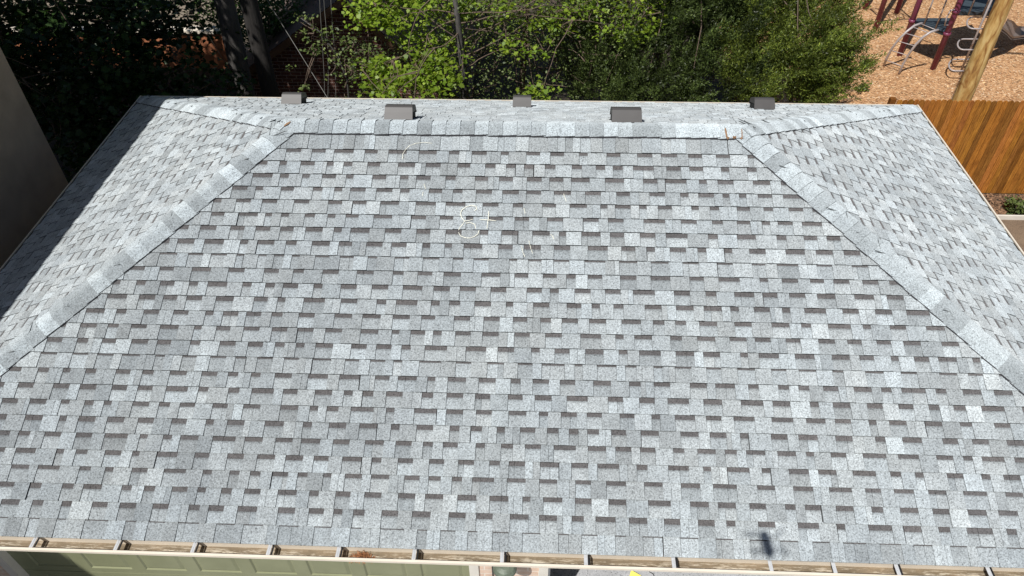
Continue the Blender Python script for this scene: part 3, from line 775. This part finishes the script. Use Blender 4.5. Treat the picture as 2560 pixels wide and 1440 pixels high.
def tree(name, label, cat, trunk_pts, trunk_r, P, leaf, per, rad, size, mleaf, mbark, shape=MAPLE, ntw=60, group=None, clear=None, tr1=.35, tone=None, twigr=.006, twigprob=.5):
    base = Vector(trunk_pts[0]); t = empty(name, (base.x, base.y, 0)); tag(t, label, cat, group)
    b = MB(); b.tube(trunk_pts, [trunk_r*(1-(1-tr1)*k/(len(trunk_pts)-1)) for k in range(len(trunk_pts))], 12); b.build('trunk', mbark, t)
    b = MB(); tp = [Vector(p) for p in trunk_pts]
    ends = P[rng.choice(len(P), min(ntw, len(P)), replace=False)]
    nodes = []
    for e in ends[:max(6, ntw//6)]:
        ev = Vector(e); f = random.uniform(.35, .95); q = f*(len(tp)-1); k = int(q); q0 = tp[k].lerp(tp[min(k+1, len(tp)-1)], q-k)
        md = q0.lerp(ev, .5)+Vector((random.uniform(-.18, .18), random.uniform(-.18, .18), .18))*(ev-q0).length*.8
        nodes += limb(b, q0, md, trunk_r*.13, trunk_r*.08, 6, .16)[2:]; nodes += limb(b, md, ev, trunk_r*.08, trunk_r*.03, 6, .16)[2:]
    for e in ends[max(6, ntw//6):]:
        ev = Vector(e); nn = min(random.sample(nodes, min(40, len(nodes))), key=lambda q: (q-ev).length)
        limb(b, nn, ev, twigr*2, twigr*.7, 5, .12, sides=5)
    b.build('branches', mbark if twigr > .008 else M_TWIG, t)
    C, idx = clusters(P, per, rad)
    ct = rng.uniform(.7, 1.25, len(P))[idx][:, None]*np.ones((1, 3))
    if tone is not None: ct = ct*np.array(tone)
    if clear is not None: m = clear(C); C, ct = C[m], ct[m]
    leaves('crown', C, size, mleaf, t, shape, tone=ct)
    return t
def noroof(C):   # leaves may brush the eave but do not grow through the roof
    return ~((C[:, 1] < 3.78) & (C[:, 0] > XL-.2) & (C[:, 0] < XR+.2) & (C[:, 2] < 2.75))
def nobld(C):
    a = ~((C[:, 0] < -6.75) & (C[:, 1] < 2.55)); return a & noroof(C)

def pol(px0, px1, py0, py1, y0, y1, n):   # points spread through a region of the place
    out = []
    for _ in range(n):
        out.append(at(random.uniform(px0, px1), random.uniform(py0, py1), random.uniform(y0, y1)))
    return np.array([tuple(p) for p in out])

# dark maple on the left, in the neighbour's shade
P = np.vstack([inblob([(at(100, 20, 6.8), (2.6, 1.3, 1.4), 2.6), (at(330, 130, 5.7), (1.35, 1.1, 1.0), .55), (at(60, 230, 5.0), (1.5, .9, 1.2), .8), (at(260, 290, 4.6), (.95, .8, 1.0), .8), (at(240, 420, 3.6), (.5, .9, .8), .3)], 620),
               inblob([((-9.8, 4.3, 7.2), (2.6, 1.7, 1.3), 1), ((-8.3, 5.2, 6.2), (2.0, 1.6, 1.0), 1), ((-12, 4.8, 6.5), (2.0, 2.0, 1.2), .8)], 470)])  # unseen upper crown, put in to shade the leaves below
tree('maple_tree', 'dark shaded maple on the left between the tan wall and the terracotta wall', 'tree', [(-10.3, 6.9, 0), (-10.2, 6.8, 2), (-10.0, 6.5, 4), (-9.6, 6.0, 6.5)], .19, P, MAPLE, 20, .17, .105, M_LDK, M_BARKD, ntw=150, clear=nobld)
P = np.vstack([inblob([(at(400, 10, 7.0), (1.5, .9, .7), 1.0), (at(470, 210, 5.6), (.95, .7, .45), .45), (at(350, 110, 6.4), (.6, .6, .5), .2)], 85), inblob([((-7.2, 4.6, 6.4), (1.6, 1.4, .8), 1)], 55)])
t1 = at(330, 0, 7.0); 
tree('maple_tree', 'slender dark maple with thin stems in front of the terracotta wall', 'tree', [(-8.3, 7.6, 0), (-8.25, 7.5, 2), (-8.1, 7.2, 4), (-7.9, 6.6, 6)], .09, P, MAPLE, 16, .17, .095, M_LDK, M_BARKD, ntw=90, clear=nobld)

# two big trunks; their unseen crowns are spread to shade the brick gable
def bigtrunk(px0, px1, Y, r, label, m, crown):
    p0 = at(px0, 245, Y); p1 = at(px1, 0, Y); a = (p1-p0).normalized(); g = p0 - a*(p0.z/a.z); t = empty('large_tree', (g.x, g.y, 0)); tag(t, label, 'tree', 'large trunks behind the garage')
    b = MB(); b.tube([g+a*.0, g+a*.5, g+a*1.2, g+a*2.4, g+a*3.6, g+a*5.2, g+a*8], [r*1.25, r*1.08, r, r*.96, r*.92, r*.86, r*.7], 18); b.build('trunk', m, t)
    b = MB(); top = g+a*7.9; ns = []
    for e in crown[rng.choice(len(crown), 26, replace=False)]: limb(b, top, e, r*.35, .02, 6, .1)
    b.build('branches', m, t)
    C, _ = clusters(crown, 22, .26); leaves('crown', C, .15, M_LMAP, t)
cr = inblob([((-6.3, 5.0, 9.0), (2.1, 2.0, 1.1), 1), ((-5.8, 6.3, 8.6), (2.4, 1.9, .8), 1), ((-4.3, 6.0, 8.2), (1.8, 1.6, .8), .7)], 620)
bigtrunk(615, 560, 6.6, .185, 'grey left trunk of the two large trunks behind the garage', M_BARKG, cr)
cr = inblob([((-4.0, 4.6, 9.6), (2.2, 2.1, 1.0), 1), ((-2.9, 6.2, 8.2), (1.5, 1.5, .7), .5)], 420)
bigtrunk(679, 621, 5.9, .155, 'darker right trunk of the two large trunks behind the garage', M_BARKD, cr)

P = np.vstack([inblob([(at(690, 10, 8.9), (.9, .8, .7), 1), (at(560, -10, 9.6), (1.0, .6, .7), 1), (at(640, 60, 8.2), (.5, .5, .6), .6)], 480)])
tree('shrub', 'mid-green shrub seen between the two large trunks and the house roof', 'shrub', [(-6.6, 9.0, 0), (-6.6, 9.0, 1), (-6.5, 8.9, 2.2)], .05, P, OVAL, 12, .14, .075, M_LDK, M_TWIG, OVAL, ntw=60, twigr=.006, tone=(2.0, 2.0, 1.5))
# bright maple in the centre
def blobpx(L_): return [(at(px, py, Y), r, w_) for px, py, Y, r, w_ in L_]
P = inblob(blobpx([(930, 40, 5.6, (.55, .5, .28), 1.0), (1010, 10, 5.8, (.8, .6, .3), 1.0), (1060, 90, 6.0, (.75, .6, .32), .9), (960, 190, 4.9, (.55, .45, .22), .8), (1060, 205, 4.8, (.6, .4, .22), 1.0),
                   (1130, 10, 5.8, (.6, .6, .3), .8), (1230, 30, 5.8, (.7, .6, .3), .5), (1370, 20, 5.8, (.9, .6, .3), .7), (1560, 30, 5.9, (.9, .6, .28), .9), (1600, 60, 5.7, (.5, .4, .2), .4), (1380, 60, 5.6, (.5, .4, .25), .3),
                   (1360, 235, 4.5, (.35, .25, .14), .35), (1080, 130, 5.4, (.7, .4, .3), .6), (1300, 90, 5.4, (.6, .4, .3), .3), (1040, 246, 3.95, (.45, .22, .10), .25), (960, 246, 3.9, (.25, .2, .08), .12), (1150, 165, 5.0, (.5, .4, .25), .35)]), 200)
tree('maple_tree', 'bright yellow-green leafed maple leaning over the back eave in the centre', 'tree', [tuple(at(1160, 250, 5.6))[:2]+(0,), tuple(at(1160, 190, 5.5)), tuple(at(1146, 60, 5.3)), tuple(at(1120, -120, 5.4))], .085, P, MAPLE, 24, .12, .068, M_LMAP, M_BARKG, ntw=130, clear=noroof, twigr=.005)
# tangled thicket behind it
P = np.vstack([pol(1060, 1580, -30, 262, 5.2, 7.4, 900), inblob([((-.6, 5.0, 6.6), (1.6, 1.0, .8), 1), ((1.4, 5.2, 6.4), (1.6, 1.0, .8), 1)], 420)]); P = P[P[:, 2] > .1]  # upper blobs are an unseen crown added to shade the ground behind
tree('vine_thicket', 'tangled dark thicket of bare stems and small leaves behind the centre of the roof', 'shrub', [(-.3, 6.7, 0), (-.2, 6.6, 1.5), (-.1, 6.5, 3.2), (0, 6.4, 4.6)], .07, P, OVAL, 13, .14, .045, M_LVINE, M_TWIG, OVAL, ntw=380, clear=noroof, twigr=.0055)
P = pol(860, 1120, 90, 262, 5.6, 7.2, 150); P = P[P[:, 2] > .1]
tree('vine_thicket', 'low twiggy tangle in front of the sunlit brick, left of the centre', 'shrub', [(-1.7, 6.5, 0), (-1.7, 6.4, 1), (-1.6, 6.3, 2)], .05, P, OVAL, 10, .13, .06, M_LVINE, M_TWIG, OVAL, ntw=130, clear=noroof, twigr=.0055)
# sapling with round pale leaves left of it
P = np.array([tuple(at(px+random.uniform(-9, 9), py+random.uniform(-7, 7), 5.3)) for px, py in [(750,45),(772,44),(788,62),(756,78),(765,98),(772,90),(800,75),(812,82),(775,128),(786,128),(800,136),(795,112),(806,95),(830,100),(838,72),(850,90),(862,105),(825,120),(845,130),(870,125),(880,140),(722,165),(760,222),(768,216),(850,150),(865,165),(835,150),(880,95),(905,120),(875,175),(850,190),(815,195),(900,150),(890,185)] for _ in range(3)])
sx0 = at(870, 250, 5.5)
tree('sapling', 'thin sapling with small round pale leaves in front of the dark brick gable', 'tree', [(sx0.x, 5.5, 0), (sx0.x, 5.5, 1.2), tuple(at(868, 200, 5.4)), tuple(at(845, 140, 5.3)), tuple(at(800, 80, 5.3)), tuple(at(752, 45, 5.3))], .022, P, OVAL, 4, .045, .06, M_LVINE, M_BARKG, OVAL, ntw=50, twigr=.005, tone=(1.2, 1.2, 1.1))

# ------------------------------------------------------------------ junipers
def juniper(name, label, trunk, blobs, nplume, m, mainax, tone=None, blade=.020, per=70, spread=.11, extra=None, clear=None):
    base = Vector(trunk[0]); t = empty(name, (base.x, base.y, 0)); tag(t, label, 'tree', 'junipers behind the garage')
    b = MB(); b.tube(trunk, [.14*(1-.7*k/(len(trunk)-1)) for k in range(len(trunk))], 10); b.build('trunk', M_BARKG, t)
    K = inblob(blobs, nplume//9, .35); P = np.repeat(K, 9, 0) + rng.normal(0, .09, (len(K)*9, 3))
    ktone = np.repeat(rng.uniform(.40, 1.5, len(K)), 9)  # clump tones put shading between the clumps into the colour
    if extra is not None: P = np.vstack([P, extra]); ktone = np.concatenate([ktone, np.ones(len(extra))])
    ctr = np.array([tuple(bb[0]) for bb in blobs]).mean(0)
    b = MB(); tp = [Vector(p) for p in trunk]
    for e in P[rng.choice(len(P), min(34, len(P)), replace=False)]:
        limb(b, tp[random.randrange(1, len(tp))], e, .016, .004, 5, .08, sides=5)
    b.build('branches', M_TWIG, t)
    n = len(P); kd = np.repeat(rng.normal(0, .38, (n//9+9, 3)), 9, 0)[:n]; ax = np.array(mainax)[None, :] + rng.normal(0, .16, (n, 3)) + kd + (P-ctr)*np.array([.25, .25, .05]); ax /= np.linalg.norm(ax, axis=1)[:, None]
    ln = rng.uniform(.30, .62, n)
    idx = np.repeat(np.arange(n), per); k = len(idx)
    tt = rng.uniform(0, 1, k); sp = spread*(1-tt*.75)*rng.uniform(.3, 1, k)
    side = rng.normal(0, 1, (k, 3)); side /= np.linalg.norm(side, axis=1)[:, None]
    C = P[idx] + ax[idx]*(tt*ln[idx])[:, None] + side*sp[:, None]*.8
    d = ax[idx]*.9 + side*.75 + rng.normal(0, .25, (k, 3)); d /= np.linalg.norm(d, axis=1)[:, None]
    s = np.cross(d, rng.normal(0, 1, (k, 3))); s /= np.linalg.norm(s, axis=1)[:, None]
    l = (blade*rng.uniform(.8, 1.9, k))[:, None]; wd = l*.24
    V = np.stack([C-s*wd*.6, C+s*wd*.6, C+d*l*.6+s*wd, C+d*l*1.3, C+d*l*.6-s*wd], 1)
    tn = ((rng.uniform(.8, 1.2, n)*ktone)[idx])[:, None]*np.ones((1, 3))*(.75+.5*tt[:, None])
    if tone is not None: tn = tn*np.array(tone)
    keep = noroof(C)
    if clear is not None: keep &= clear(C)
    V = V[keep]; tn = tn[keep]; k = len(V)
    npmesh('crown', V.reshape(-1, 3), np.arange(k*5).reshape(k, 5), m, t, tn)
    return t
B1 = blobpx([(1500, 120, 6.6, (.8, .9, 1.0), .8), (1620, 90, 6.4, (1.0, 1.0, 1.3), 1.2), (1740, 60, 6.6, (1.0, 1.0, 1.3), 1.1), (1640, 210, 5.4, (.9, .6, .8), .9), (1780, 190, 5.6, (.8, .7, .9), .9), (1500, 220, 5.6, (.7, .6, .7), .5), (1700, -80, 7.2, (1.3, 1.1, 1.0), .4), (1480, 20, 7.0, (.8, .8, .8), .6), (1800, -20, 7.4, (1.0, 1.0, .8), .8), (1560, 250, 4.9, (.6, .4, .4), .3), (1760, 10, 6.9, (.7, .6, .6), .9), (1680, 40, 6.4, (.6, .5, .6), .6)])
juniper('juniper_tree', 'dark green juniper standing left of the brighter one behind the roof', [(2.3, 7.0, 0), (2.35, 7.0, 1.5), (2.4, 7.0, 3), (2.5, 7.1, 4.6)], B1, 3000, M_LJUN, (.15, -.15, .9), per=85)
B2 = blobpx([(1920, 60, 6.9, (.75, .9, 1.1), 1.0), (2000, 120, 6.2, (.65, .8, .9), 1.0), (1900, 190, 5.6, (.8, .6, .8), 1.0), (2040, 200, 5.3, (.55, .5, .55), .9), (2060, 30, 6.9, (.45, .7, .6), .5), (1960, -60, 7.6, (.9, .9, .8), .6), (1860, -10, 7.5, (.7, .8, .7), .6), (2000, 10, 7.4, (.7, .7, .6), .5), (1860, 60, 6.6, (.5, .5, .6), .7)])
juniper('juniper_tree', 'bright green juniper at the edge of the wood chip playground', [(4.0, 7.2, 0), (4.05, 7.1, 1.5), (4.2, 7.1, 3), (4.4, 7.2, 4.4)], B2, 2100, M_LJUN2, (.55, .1, .75), spread=.10, per=90,
        extra=np.array([tuple(at(px, py, Y)) for px, py, Y in [(2110,130,6.2),(2130,115,6.2),(2150,105,6.2),(2168,96,6.2),(2185,88,6.2),(2100,60,6.6),(2125,40,6.6),(2140,20,6.6),(2150,0,6.7),(2095,90,6.4),(2120,190,5.4),(2140,175,5.4),(2110,225,5.2),(2130,80,6.4),(2145,60,6.5)] for _ in range(2)]))

# small weed clump in the bed
def weed(name, label, c, n, h, m, size):
    t = empty(name, c); tag(t, label, 'plant'); b = MB(); pts = []
    for i in range(n):
        a = random.uniform(0, 6.28); r = random.uniform(.0, .10); e = Vector(c)+Vector((math.cos(a)*r*2, math.sin(a)*r*2, h*random.uniform(.5, 1)))
        p0 = Vector(c)+Vector((math.cos(a)*r*.5, math.sin(a)*r*.5, 0)); b.tube([p0, p0.lerp(e, .5)+Vector((0, 0, .02)), e], .004, 5)
        for k in range(14): pts.append(p0.lerp(e, random.uniform(.25, 1.05))+Vector((random.uniform(-.05, .05), random.uniform(-.05, .05), random.uniform(-.03, .03))))
    b.build('stems', M_TWIG, t); leaves('leaves', np.array([tuple(p) for p in pts]), size, m, t, OVAL, tone=np.full((len(pts), 3), 1.0))
c = atz(2538, 538, 0); weed('weed', 'leafy green weed in the mulch bed by the fence', (c.x, c.y+.05, .02), 34, .26, M_LVINE, .07)
# weed tufts on the chips
for i, (px, py) in enumerate([(2165, 165), (2150, 228)]):
    c = atz(px, py, 0); weed('weed', ['small green weed on the wood chips beside the bright juniper', 'low weed between the bright juniper and the roof corner'][i], (c.x, c.y, .012), 12, .2, M_LJUN2, .05)

# ------------------------------------------------------------------ cables behind the garage
for i, (pxs, lab) in enumerate([(((797, -60), (800, 20), (806, 110), (811, 200), (812, 262)), 'leftmost of the three thin upright cables before the brick gable'),
                                (((806, -60), (811, 20), (819, 110), (821, 200), (819, 262)), 'middle one of the three thin upright cables before the brick gable'),
                                (((825, -60), (828, 20), (835, 110), (839, 200), (840, 262)), 'rightmost of the three thin upright cables before the brick gable')]):
    b = MB(); Y = 5.75
    pts = [at(px, py, Y) for px, py in pxs]; pts = [pts[0]+Vector((-.05, .2, 3.5))] + pts + [Vector((pts[-1].x, Y, 0))]
    b.tube(pts, .0045, 6); o = b.build('cable', M_CABLE); tag(o, lab, 'cable', 'cables behind the garage')
pA, pB = at(655, -20, 6.3), at(822, 250, 4.9); d_ = (pB-pA)
b = MB(); b.tube([pA-d_*1.5, pA, pA+d_*.5, pB, pB+d_*.35], .005, 6); o = b.build('guy_wire', M_CABLE); tag(o, 'slanting steel guy wire crossing in front of the dark brick gable', 'cable')

# ------------------------------------------------------------------ playground structure
ps = empty('play_structure', (9.3, 10.6, 0)); tag(ps, 'maroon and grey playground climbing structure on wood chips', 'play structure')
def gpt(px, py): return atz(px, py, .012)
cr_ = lambda x, y: (2120+x/5.807, y/5.807)
posts = {}
for k, (bx, by) in dict(A=(395, 412), B=(700, 190), C=(745, 808), D=(1228, 1005), Zp=(240, 130)).items():
    g = gpt(*cr_(bx, by)); posts[k] = g
    b = MB(); b.tube([g, g+Vector((0, 0, 3.4))], .062, 14); b.build('post', M_PURPLE, ps)
def hgt(g, py):   # height on a post at which it crosses image row py
    return at(1280, py, g.y).z if False else None
def onpost(g, px, py):
    d = FW + RT*((px-1280)/FPX) - UP*((py-720)/FPX); t_ = (g.y-CAM.y)/d.y; return (CAM+d*t_).z
hC = onpost(posts['C'], *cr_(945, 290)); hD = onpost(posts['D'], *cr_(1430, 500)); h1 = (hC+hD)/2
hD2 = onpost(posts['D'], *cr_(1572, 165))
def collar(g, z): b = MB(); b.tube([g+Vector((0, 0, z-.035-g.z)), g+Vector((0, 0, z+.035-g.z))], .078, 14); b.build('collar', M_PURPLE, ps)
collar(posts['C'], h1); collar(posts['D'], h1); collar(posts['D'], hD2)
C_, D_ = posts['C'], posts['D']
def dprism(name, poly, z0, z1):
    b = MB(); n = len(poly); b.face([(p[0], p[1], z1) for p in poly]); b.face([(p[0], p[1], z0) for p in poly][::-1])
    for k in range(n): p, q = poly[k], poly[(k+1) % n]; b.face([(p[0], p[1], z0), (q[0], q[1], z0), (q[0], q[1], z1), (p[0], p[1], z1)], (.7, .7, .7))
    return b.build(name, M_DECK, ps)
def hz(px, py, z):
    p = atz(px, py, z); return (p.x, p.y)
e1 = Vector((D_.x-C_.x, D_.y-C_.y, 0)).normalized()
tri = [(C_.x+e1.x*.08, C_.y+e1.y*.08), (D_.x-e1.x*.06, D_.y-e1.y*.06), hz(*cr_(1500, 262), h1), hz(*cr_(1000, 262), h1)]
dprism('deck', tri, h1-.07, h1)
d2 = [hz(*cr_(1605, 165), hD2), hz(*cr_(2180, 178), hD2), hz(*cr_(2330, -10), hD2), hz(*cr_(2050, -260), hD2), hz(*cr_(1700, -200), hD2)]
dprism('deck', d2, hD2-.09, hD2)
# arched climber
def cvt(pts_img, zs):
    return [atz(*cr_(x, y), z) for (x, y), z in zip(pts_img, zs)]
r1 = cvt([(512, 965), (560, 850), (640, 700), (740, 570), (850, 460), (960, 375), (1075, 335)], [0, .25, .55, .80, .98, 1.08, 1.10])
r2 = cvt([(735, 1085), (800, 930), (890, 775), (990, 640), (1100, 530), (1200, 465), (1310, 432)], [0, .25, .55, .80, .98, 1.08, 1.10])
for r_ in (r1, r2):
    b = MB(); b.tube(r_, .026, 10); b.build('climber_rail', M_PIPE, ps)
b = MB()
for k in range(1, 7): b = MB(); b.tube([r1[k].lerp(r1[k-1], .2), r2[k].lerp(r2[k-1], .2)], .009, 8); b.build('rung', M_PIPE, ps)
# upright guard bars
for (x0, y0), (x1, y1), z in (((1098, 365), (1230, 0), h1), ((1265, 425), (1425, 0), h1), ((1760, 178), (1845, 0), hD2), ((1970, 175), (2062, 0), hD2)):
    g = atz(*cr_(x0, y0), z); b = MB(); b.tube([g+Vector((0, 0, -.05)), g+Vector((0, 0, 1.15))], .018, 8); b.build('guard_bar', M_PIPE, ps)
b = MB(); g1 = atz(*cr_(1098, 365), h1)+Vector((0, 0, 1.15)); g2 = atz(*cr_(1265, 425), h1)+Vector((0, 0, 1.15)); b.tube([g1, g2], .018, 8); b.build('guard_bar', M_PIPE, ps)
# hand grip on post D
g = Vector((D_.x, D_.y, 0)); za, zb = onpost(D_, *cr_(1470, 360)), onpost(D_, *cr_(1560, 140))
b = MB(); o_ = Vector((-.14, -.03, 0)); b.tube([g+Vector((0, 0, zb)), g+o_+Vector((0, 0, zb)), g+o_*1.2+Vector((0, 0, (za+zb)/2)), g+o_+Vector((0, 0, za)), g+Vector((0, 0, za))], .016, 8); b.build('hand_grip', M_PIPE, ps)
# loop climber: a pipe with flat loops
lp = gpt(*cr_(1612, 1090)); b = MB(); b.tube([lp, lp+Vector((0, 0, 2.5))], .022, 10); b.build('loop_climber', M_PIPE, ps)
b = MB(); lp2 = lp+Vector((.42, 0, 0)); b.tube([lp2, lp2+Vector((0, 0, 2.5))], .022, 10); b.build('loop_climber', M_PIPE, ps)
for (xa, yt, yb, xr_) in ((1590, 567, 722, 1960), (1725, 247, 418, 2080), (1462, 862, 1030, 1840)):
    ym = (yt+yb)/2
    z = onpost(lp, *cr_(1612+(1090-ym)*.438, ym))
    pts = []; rr = (yb-yt)/2
    for k in range(9): a = math.pi/2+math.pi*k/8; pts.append(cr_(xa+rr*1.1+rr*1.1*math.cos(a), ym-rr*math.sin(a)))
    for k in range(9): a = -math.pi/2+math.pi*k/8; pts.append(cr_(xr_-rr+rr*math.cos(a), ym-rr*math.sin(a)))
    b = MB(); b.tube([atz(px, py, z) for px, py in pts], .017, 8, closed=True); b.build('loop', M_PIPE, ps)
# unseen canopy over the high deck, outlined by its ground shadow, and the grey slide
sh_poly = [cr_(1440, 610), cr_(1480, 510), cr_(1620, 548), cr_(1760, 530), cr_(1900, 560), cr_(2100, 470), cr_(2240, 410), cr_(2330, 450), cr_(2400, 540), cr_(2560, 605), cr_(2400, 665), cr_(2130, 700), cr_(1800, 690)]
hc = 2.9; cn = MB(); P3 = [atz(px, py, .012)+SUN*(hc/SUN.z) for px, py in sh_poly]
cn.face([p for p in P3]); cn.face([p+Vector((0, 0, -.04)) for p in P3][::-1])
for k in range(len(P3)): p, q = P3[k], P3[(k+1) % len(P3)]; cn.face([p, q, q-Vector((0, 0, .04)), p-Vector((0, 0, .04))])
cn.build('canopy', M_DECK, ps)
def net(corners, h, nu, nv, r):  # unseen net, laid out to cast a lattice shadow on the chips
    c4 = [atz(*cr_(*p), .012)+SUN*(h/SUN.z) for p in corners]; b = MB()
    f = lambda u, v: (c4[0].lerp(c4[1], u)).lerp(c4[3].lerp(c4[2], u), v)
    for k in range(4): b.tube([c4[k], c4[(k+1) % 4]], r*1.9, 6)
    for k in range(1, nu): b.tube([f(k/nu, 0), f((k+.5)/nu if k < nu else 1, .5), f(k/nu, 1)], r, 5)
    for k in range(0, nu): b.tube([f(k/nu, 0), f(min(1, (k+1)/nu), 1)], r, 5)
    for k in range(1, nv): b.tube([f(0, k/nv), f(1, k/nv)], r, 5)
    b.build('shadow_net', M_DECK, ps)
net([(320, 130), (760, 130), (930, 275), (520, 300)], 2.9, 4, 2, .012)
net([(860, 692), (1330, 690), (1800, 790), (1270, 858)], 2.8, 6, 2, .012)
L0 = [(2300, 300), (2390, 340), (2450, 405), (2520, 410), (2700, 420)]; L1 = [(2230, 420), (2300, 470), (2390, 560), (2520, 540), (2700, 520)]
sl_ = MB(); zs = [1.0, .8, .5, .3, .25]
A_ = [atz(*cr_(*p), z) for p, z in zip(L0, zs)]; B_ = [atz(*cr_(*p), z) for p, z in zip(L1, zs)]
for k in range(len(A_)-1):
    sl_.face([A_[k], A_[k+1], B_[k+1], B_[k]], smooth=True)
    for E in (A_, B_): sl_.face([E[k], E[k+1], E[k+1]+Vector((0, 0, .05)), E[k]+Vector((0, 0, .05))])
    sl_.face([A_[k]-Vector((0, 0, .04)), A_[k+1]-Vector((0, 0, .04)), B_[k+1]-Vector((0, 0, .04)), B_[k]-Vector((0, 0, .04))])
sl_.build('slide', M_SLIDE, ps)

# ------------------------------------------------------------------ small things
# leaf debris in the gutter
c = onfront(893, 1340); gx = at(895, 1372, YF-.06)
V = []; F = []
for i in range(900):
    a = random.gauss(0, .042); y_ = YF-.062+random.gauss(0, .022); z_ = EZF-.116+max(0, y_*-1+YF-.07)*.9+random.uniform(0, .03)*max(.1, 1-abs(a)/.09)
    cc = Vector((gx.x+a, y_, z_)); u = Vector((random.uniform(-1, 1), random.uniform(-1, 1), random.uniform(-.5, .5))).normalized()*random.uniform(.004, .010); v = u.orthogonal().normalized()*random.uniform(.002, .006)
    k = len(V); V += [cc-u, cc+v, cc+u, cc-v]; F.append((k, k+1, k+2, k+3))
o = npmesh('leaf_debris', np.array([tuple(v) for v in V]), np.array(F), M_DEBRIS, None, np.repeat(rng.uniform(.5, 1.8, (len(F), 1)), 3, 1))
tag(o, 'small heap of dry brown debris lying in the front gutter', 'debris')
# yellow sheet and teal bin inside the open bay
c = atz(1586, 1440, .015)
b = MB(); p = [c+Vector((-.09, -.10, .0)), c+Vector((.10, -.10, 0)), c+Vector((.07, .0, .02)), c+Vector((-.035, .055, .03))]
b.face(p); b.face([q+Vector((0, 0, -.004)) for q in p][::-1])
for k in range(4): b.face([p[k], p[(k+1) % 4], p[(k+1) % 4]+Vector((0, 0, -.004)), p[k]+Vector((0, 0, -.004))])
o = b.build('paper_sheet', M_YELLOW); tag(o, 'creased yellow paper sheet on the concrete under the gutter', 'paper')
c = atz(1632, 1436, .02); b = MB(); b.tube([c+Vector((-.04, .03, 0)), c+Vector((0, .0, .015)), c+Vector((.03, -.07, .0))], .004, 6); o = b.build('twig', M_BARKD); tag(o, 'small bent dark twig on the concrete right of the yellow sheet', 'twig')
tb = at(2150, 1441, -2.7)
bn = empty('storage_bin', (tb.x, -2.5, .01)); tag(bn, 'teal plastic storage bin just inside the open garage bay', 'bin')
b = MB(); b.box(tb.x-.20, tb.x+.20, -2.98, -2.72, .012, tb.z-.03); b.build('tub', M_TEAL, bn); b = MB(); b.box(tb.x-.22, tb.x+.22, -3.0, -2.70, tb.z-.03, tb.z); b.build('lid', M_TEAL, bn)

# ------------------------------------------------------------------ the drone that takes the picture (its shadow lies on the roof)
dn = empty('drone', tuple(CAM)); tag(dn, 'small dark quadcopter hovering above the garage driveway', 'drone')
M_DR = m_simple('dark_grey_drone_shell', (.09, .09, .095), .5, .05, 10)
hd = Vector((math.sin(YAW), math.cos(YAW), 0)); sd = Vector((hd.y, -hd.x, 0)); O = CAM - hd*.13 + Vector((0, 0, .055))
b = MB(); rings = [(-.11, .030, .022), (-.09, .040, .034), (0, .044, .040), (.075, .040, .034), (.105, .030, .020)]
pp = []
for s_, a, h in rings: pp.append([O+hd*s_+sd*(a*math.cos(t*math.pi/6))+Vector((0, 0, h*math.sin(t*math.pi/6))) for t in range(12)])
for i in range(4):
    for k in range(12): b.face([pp[i][k], pp[i][(k+1) % 12], pp[i+1][(k+1) % 12], pp[i+1][k]], smooth=True)
b.face(pp[0][::-1]); b.face(pp[-1]); b.build('body', M_DR, dn)
for sx_, sy_ in ((1, 1), (1, -1), (-1, 1), (-1, -1)):
    e = O+hd*(.075*sy_ - .0)+sd*(.115*sx_)+Vector((0, 0, .012))
    b = MB(); b.tube([O+hd*(.05*sy_)+sd*(.035*sx_), e], .006, 8); b.tube([e-Vector((0, 0, .015)), e+Vector((0, 0, .022))], .011, 10); b.build('arm', M_DR, dn)
    b = MB(); a = random.uniform(0, 3.14); u = (sd*math.cos(a)+hd*math.sin(a)); v = Vector((0, 0, 1)).cross(u)
    for sg in (1, -1):
        t0 = e+Vector((0, 0, .026)); b.face([t0-v*.004, t0+u*sg*.03+v*.010, t0+u*sg*.075+v*.005, t0+u*sg*.078-v*.003, t0+u*sg*.02-v*.006])
    b.build('propeller', M_DR, dn)
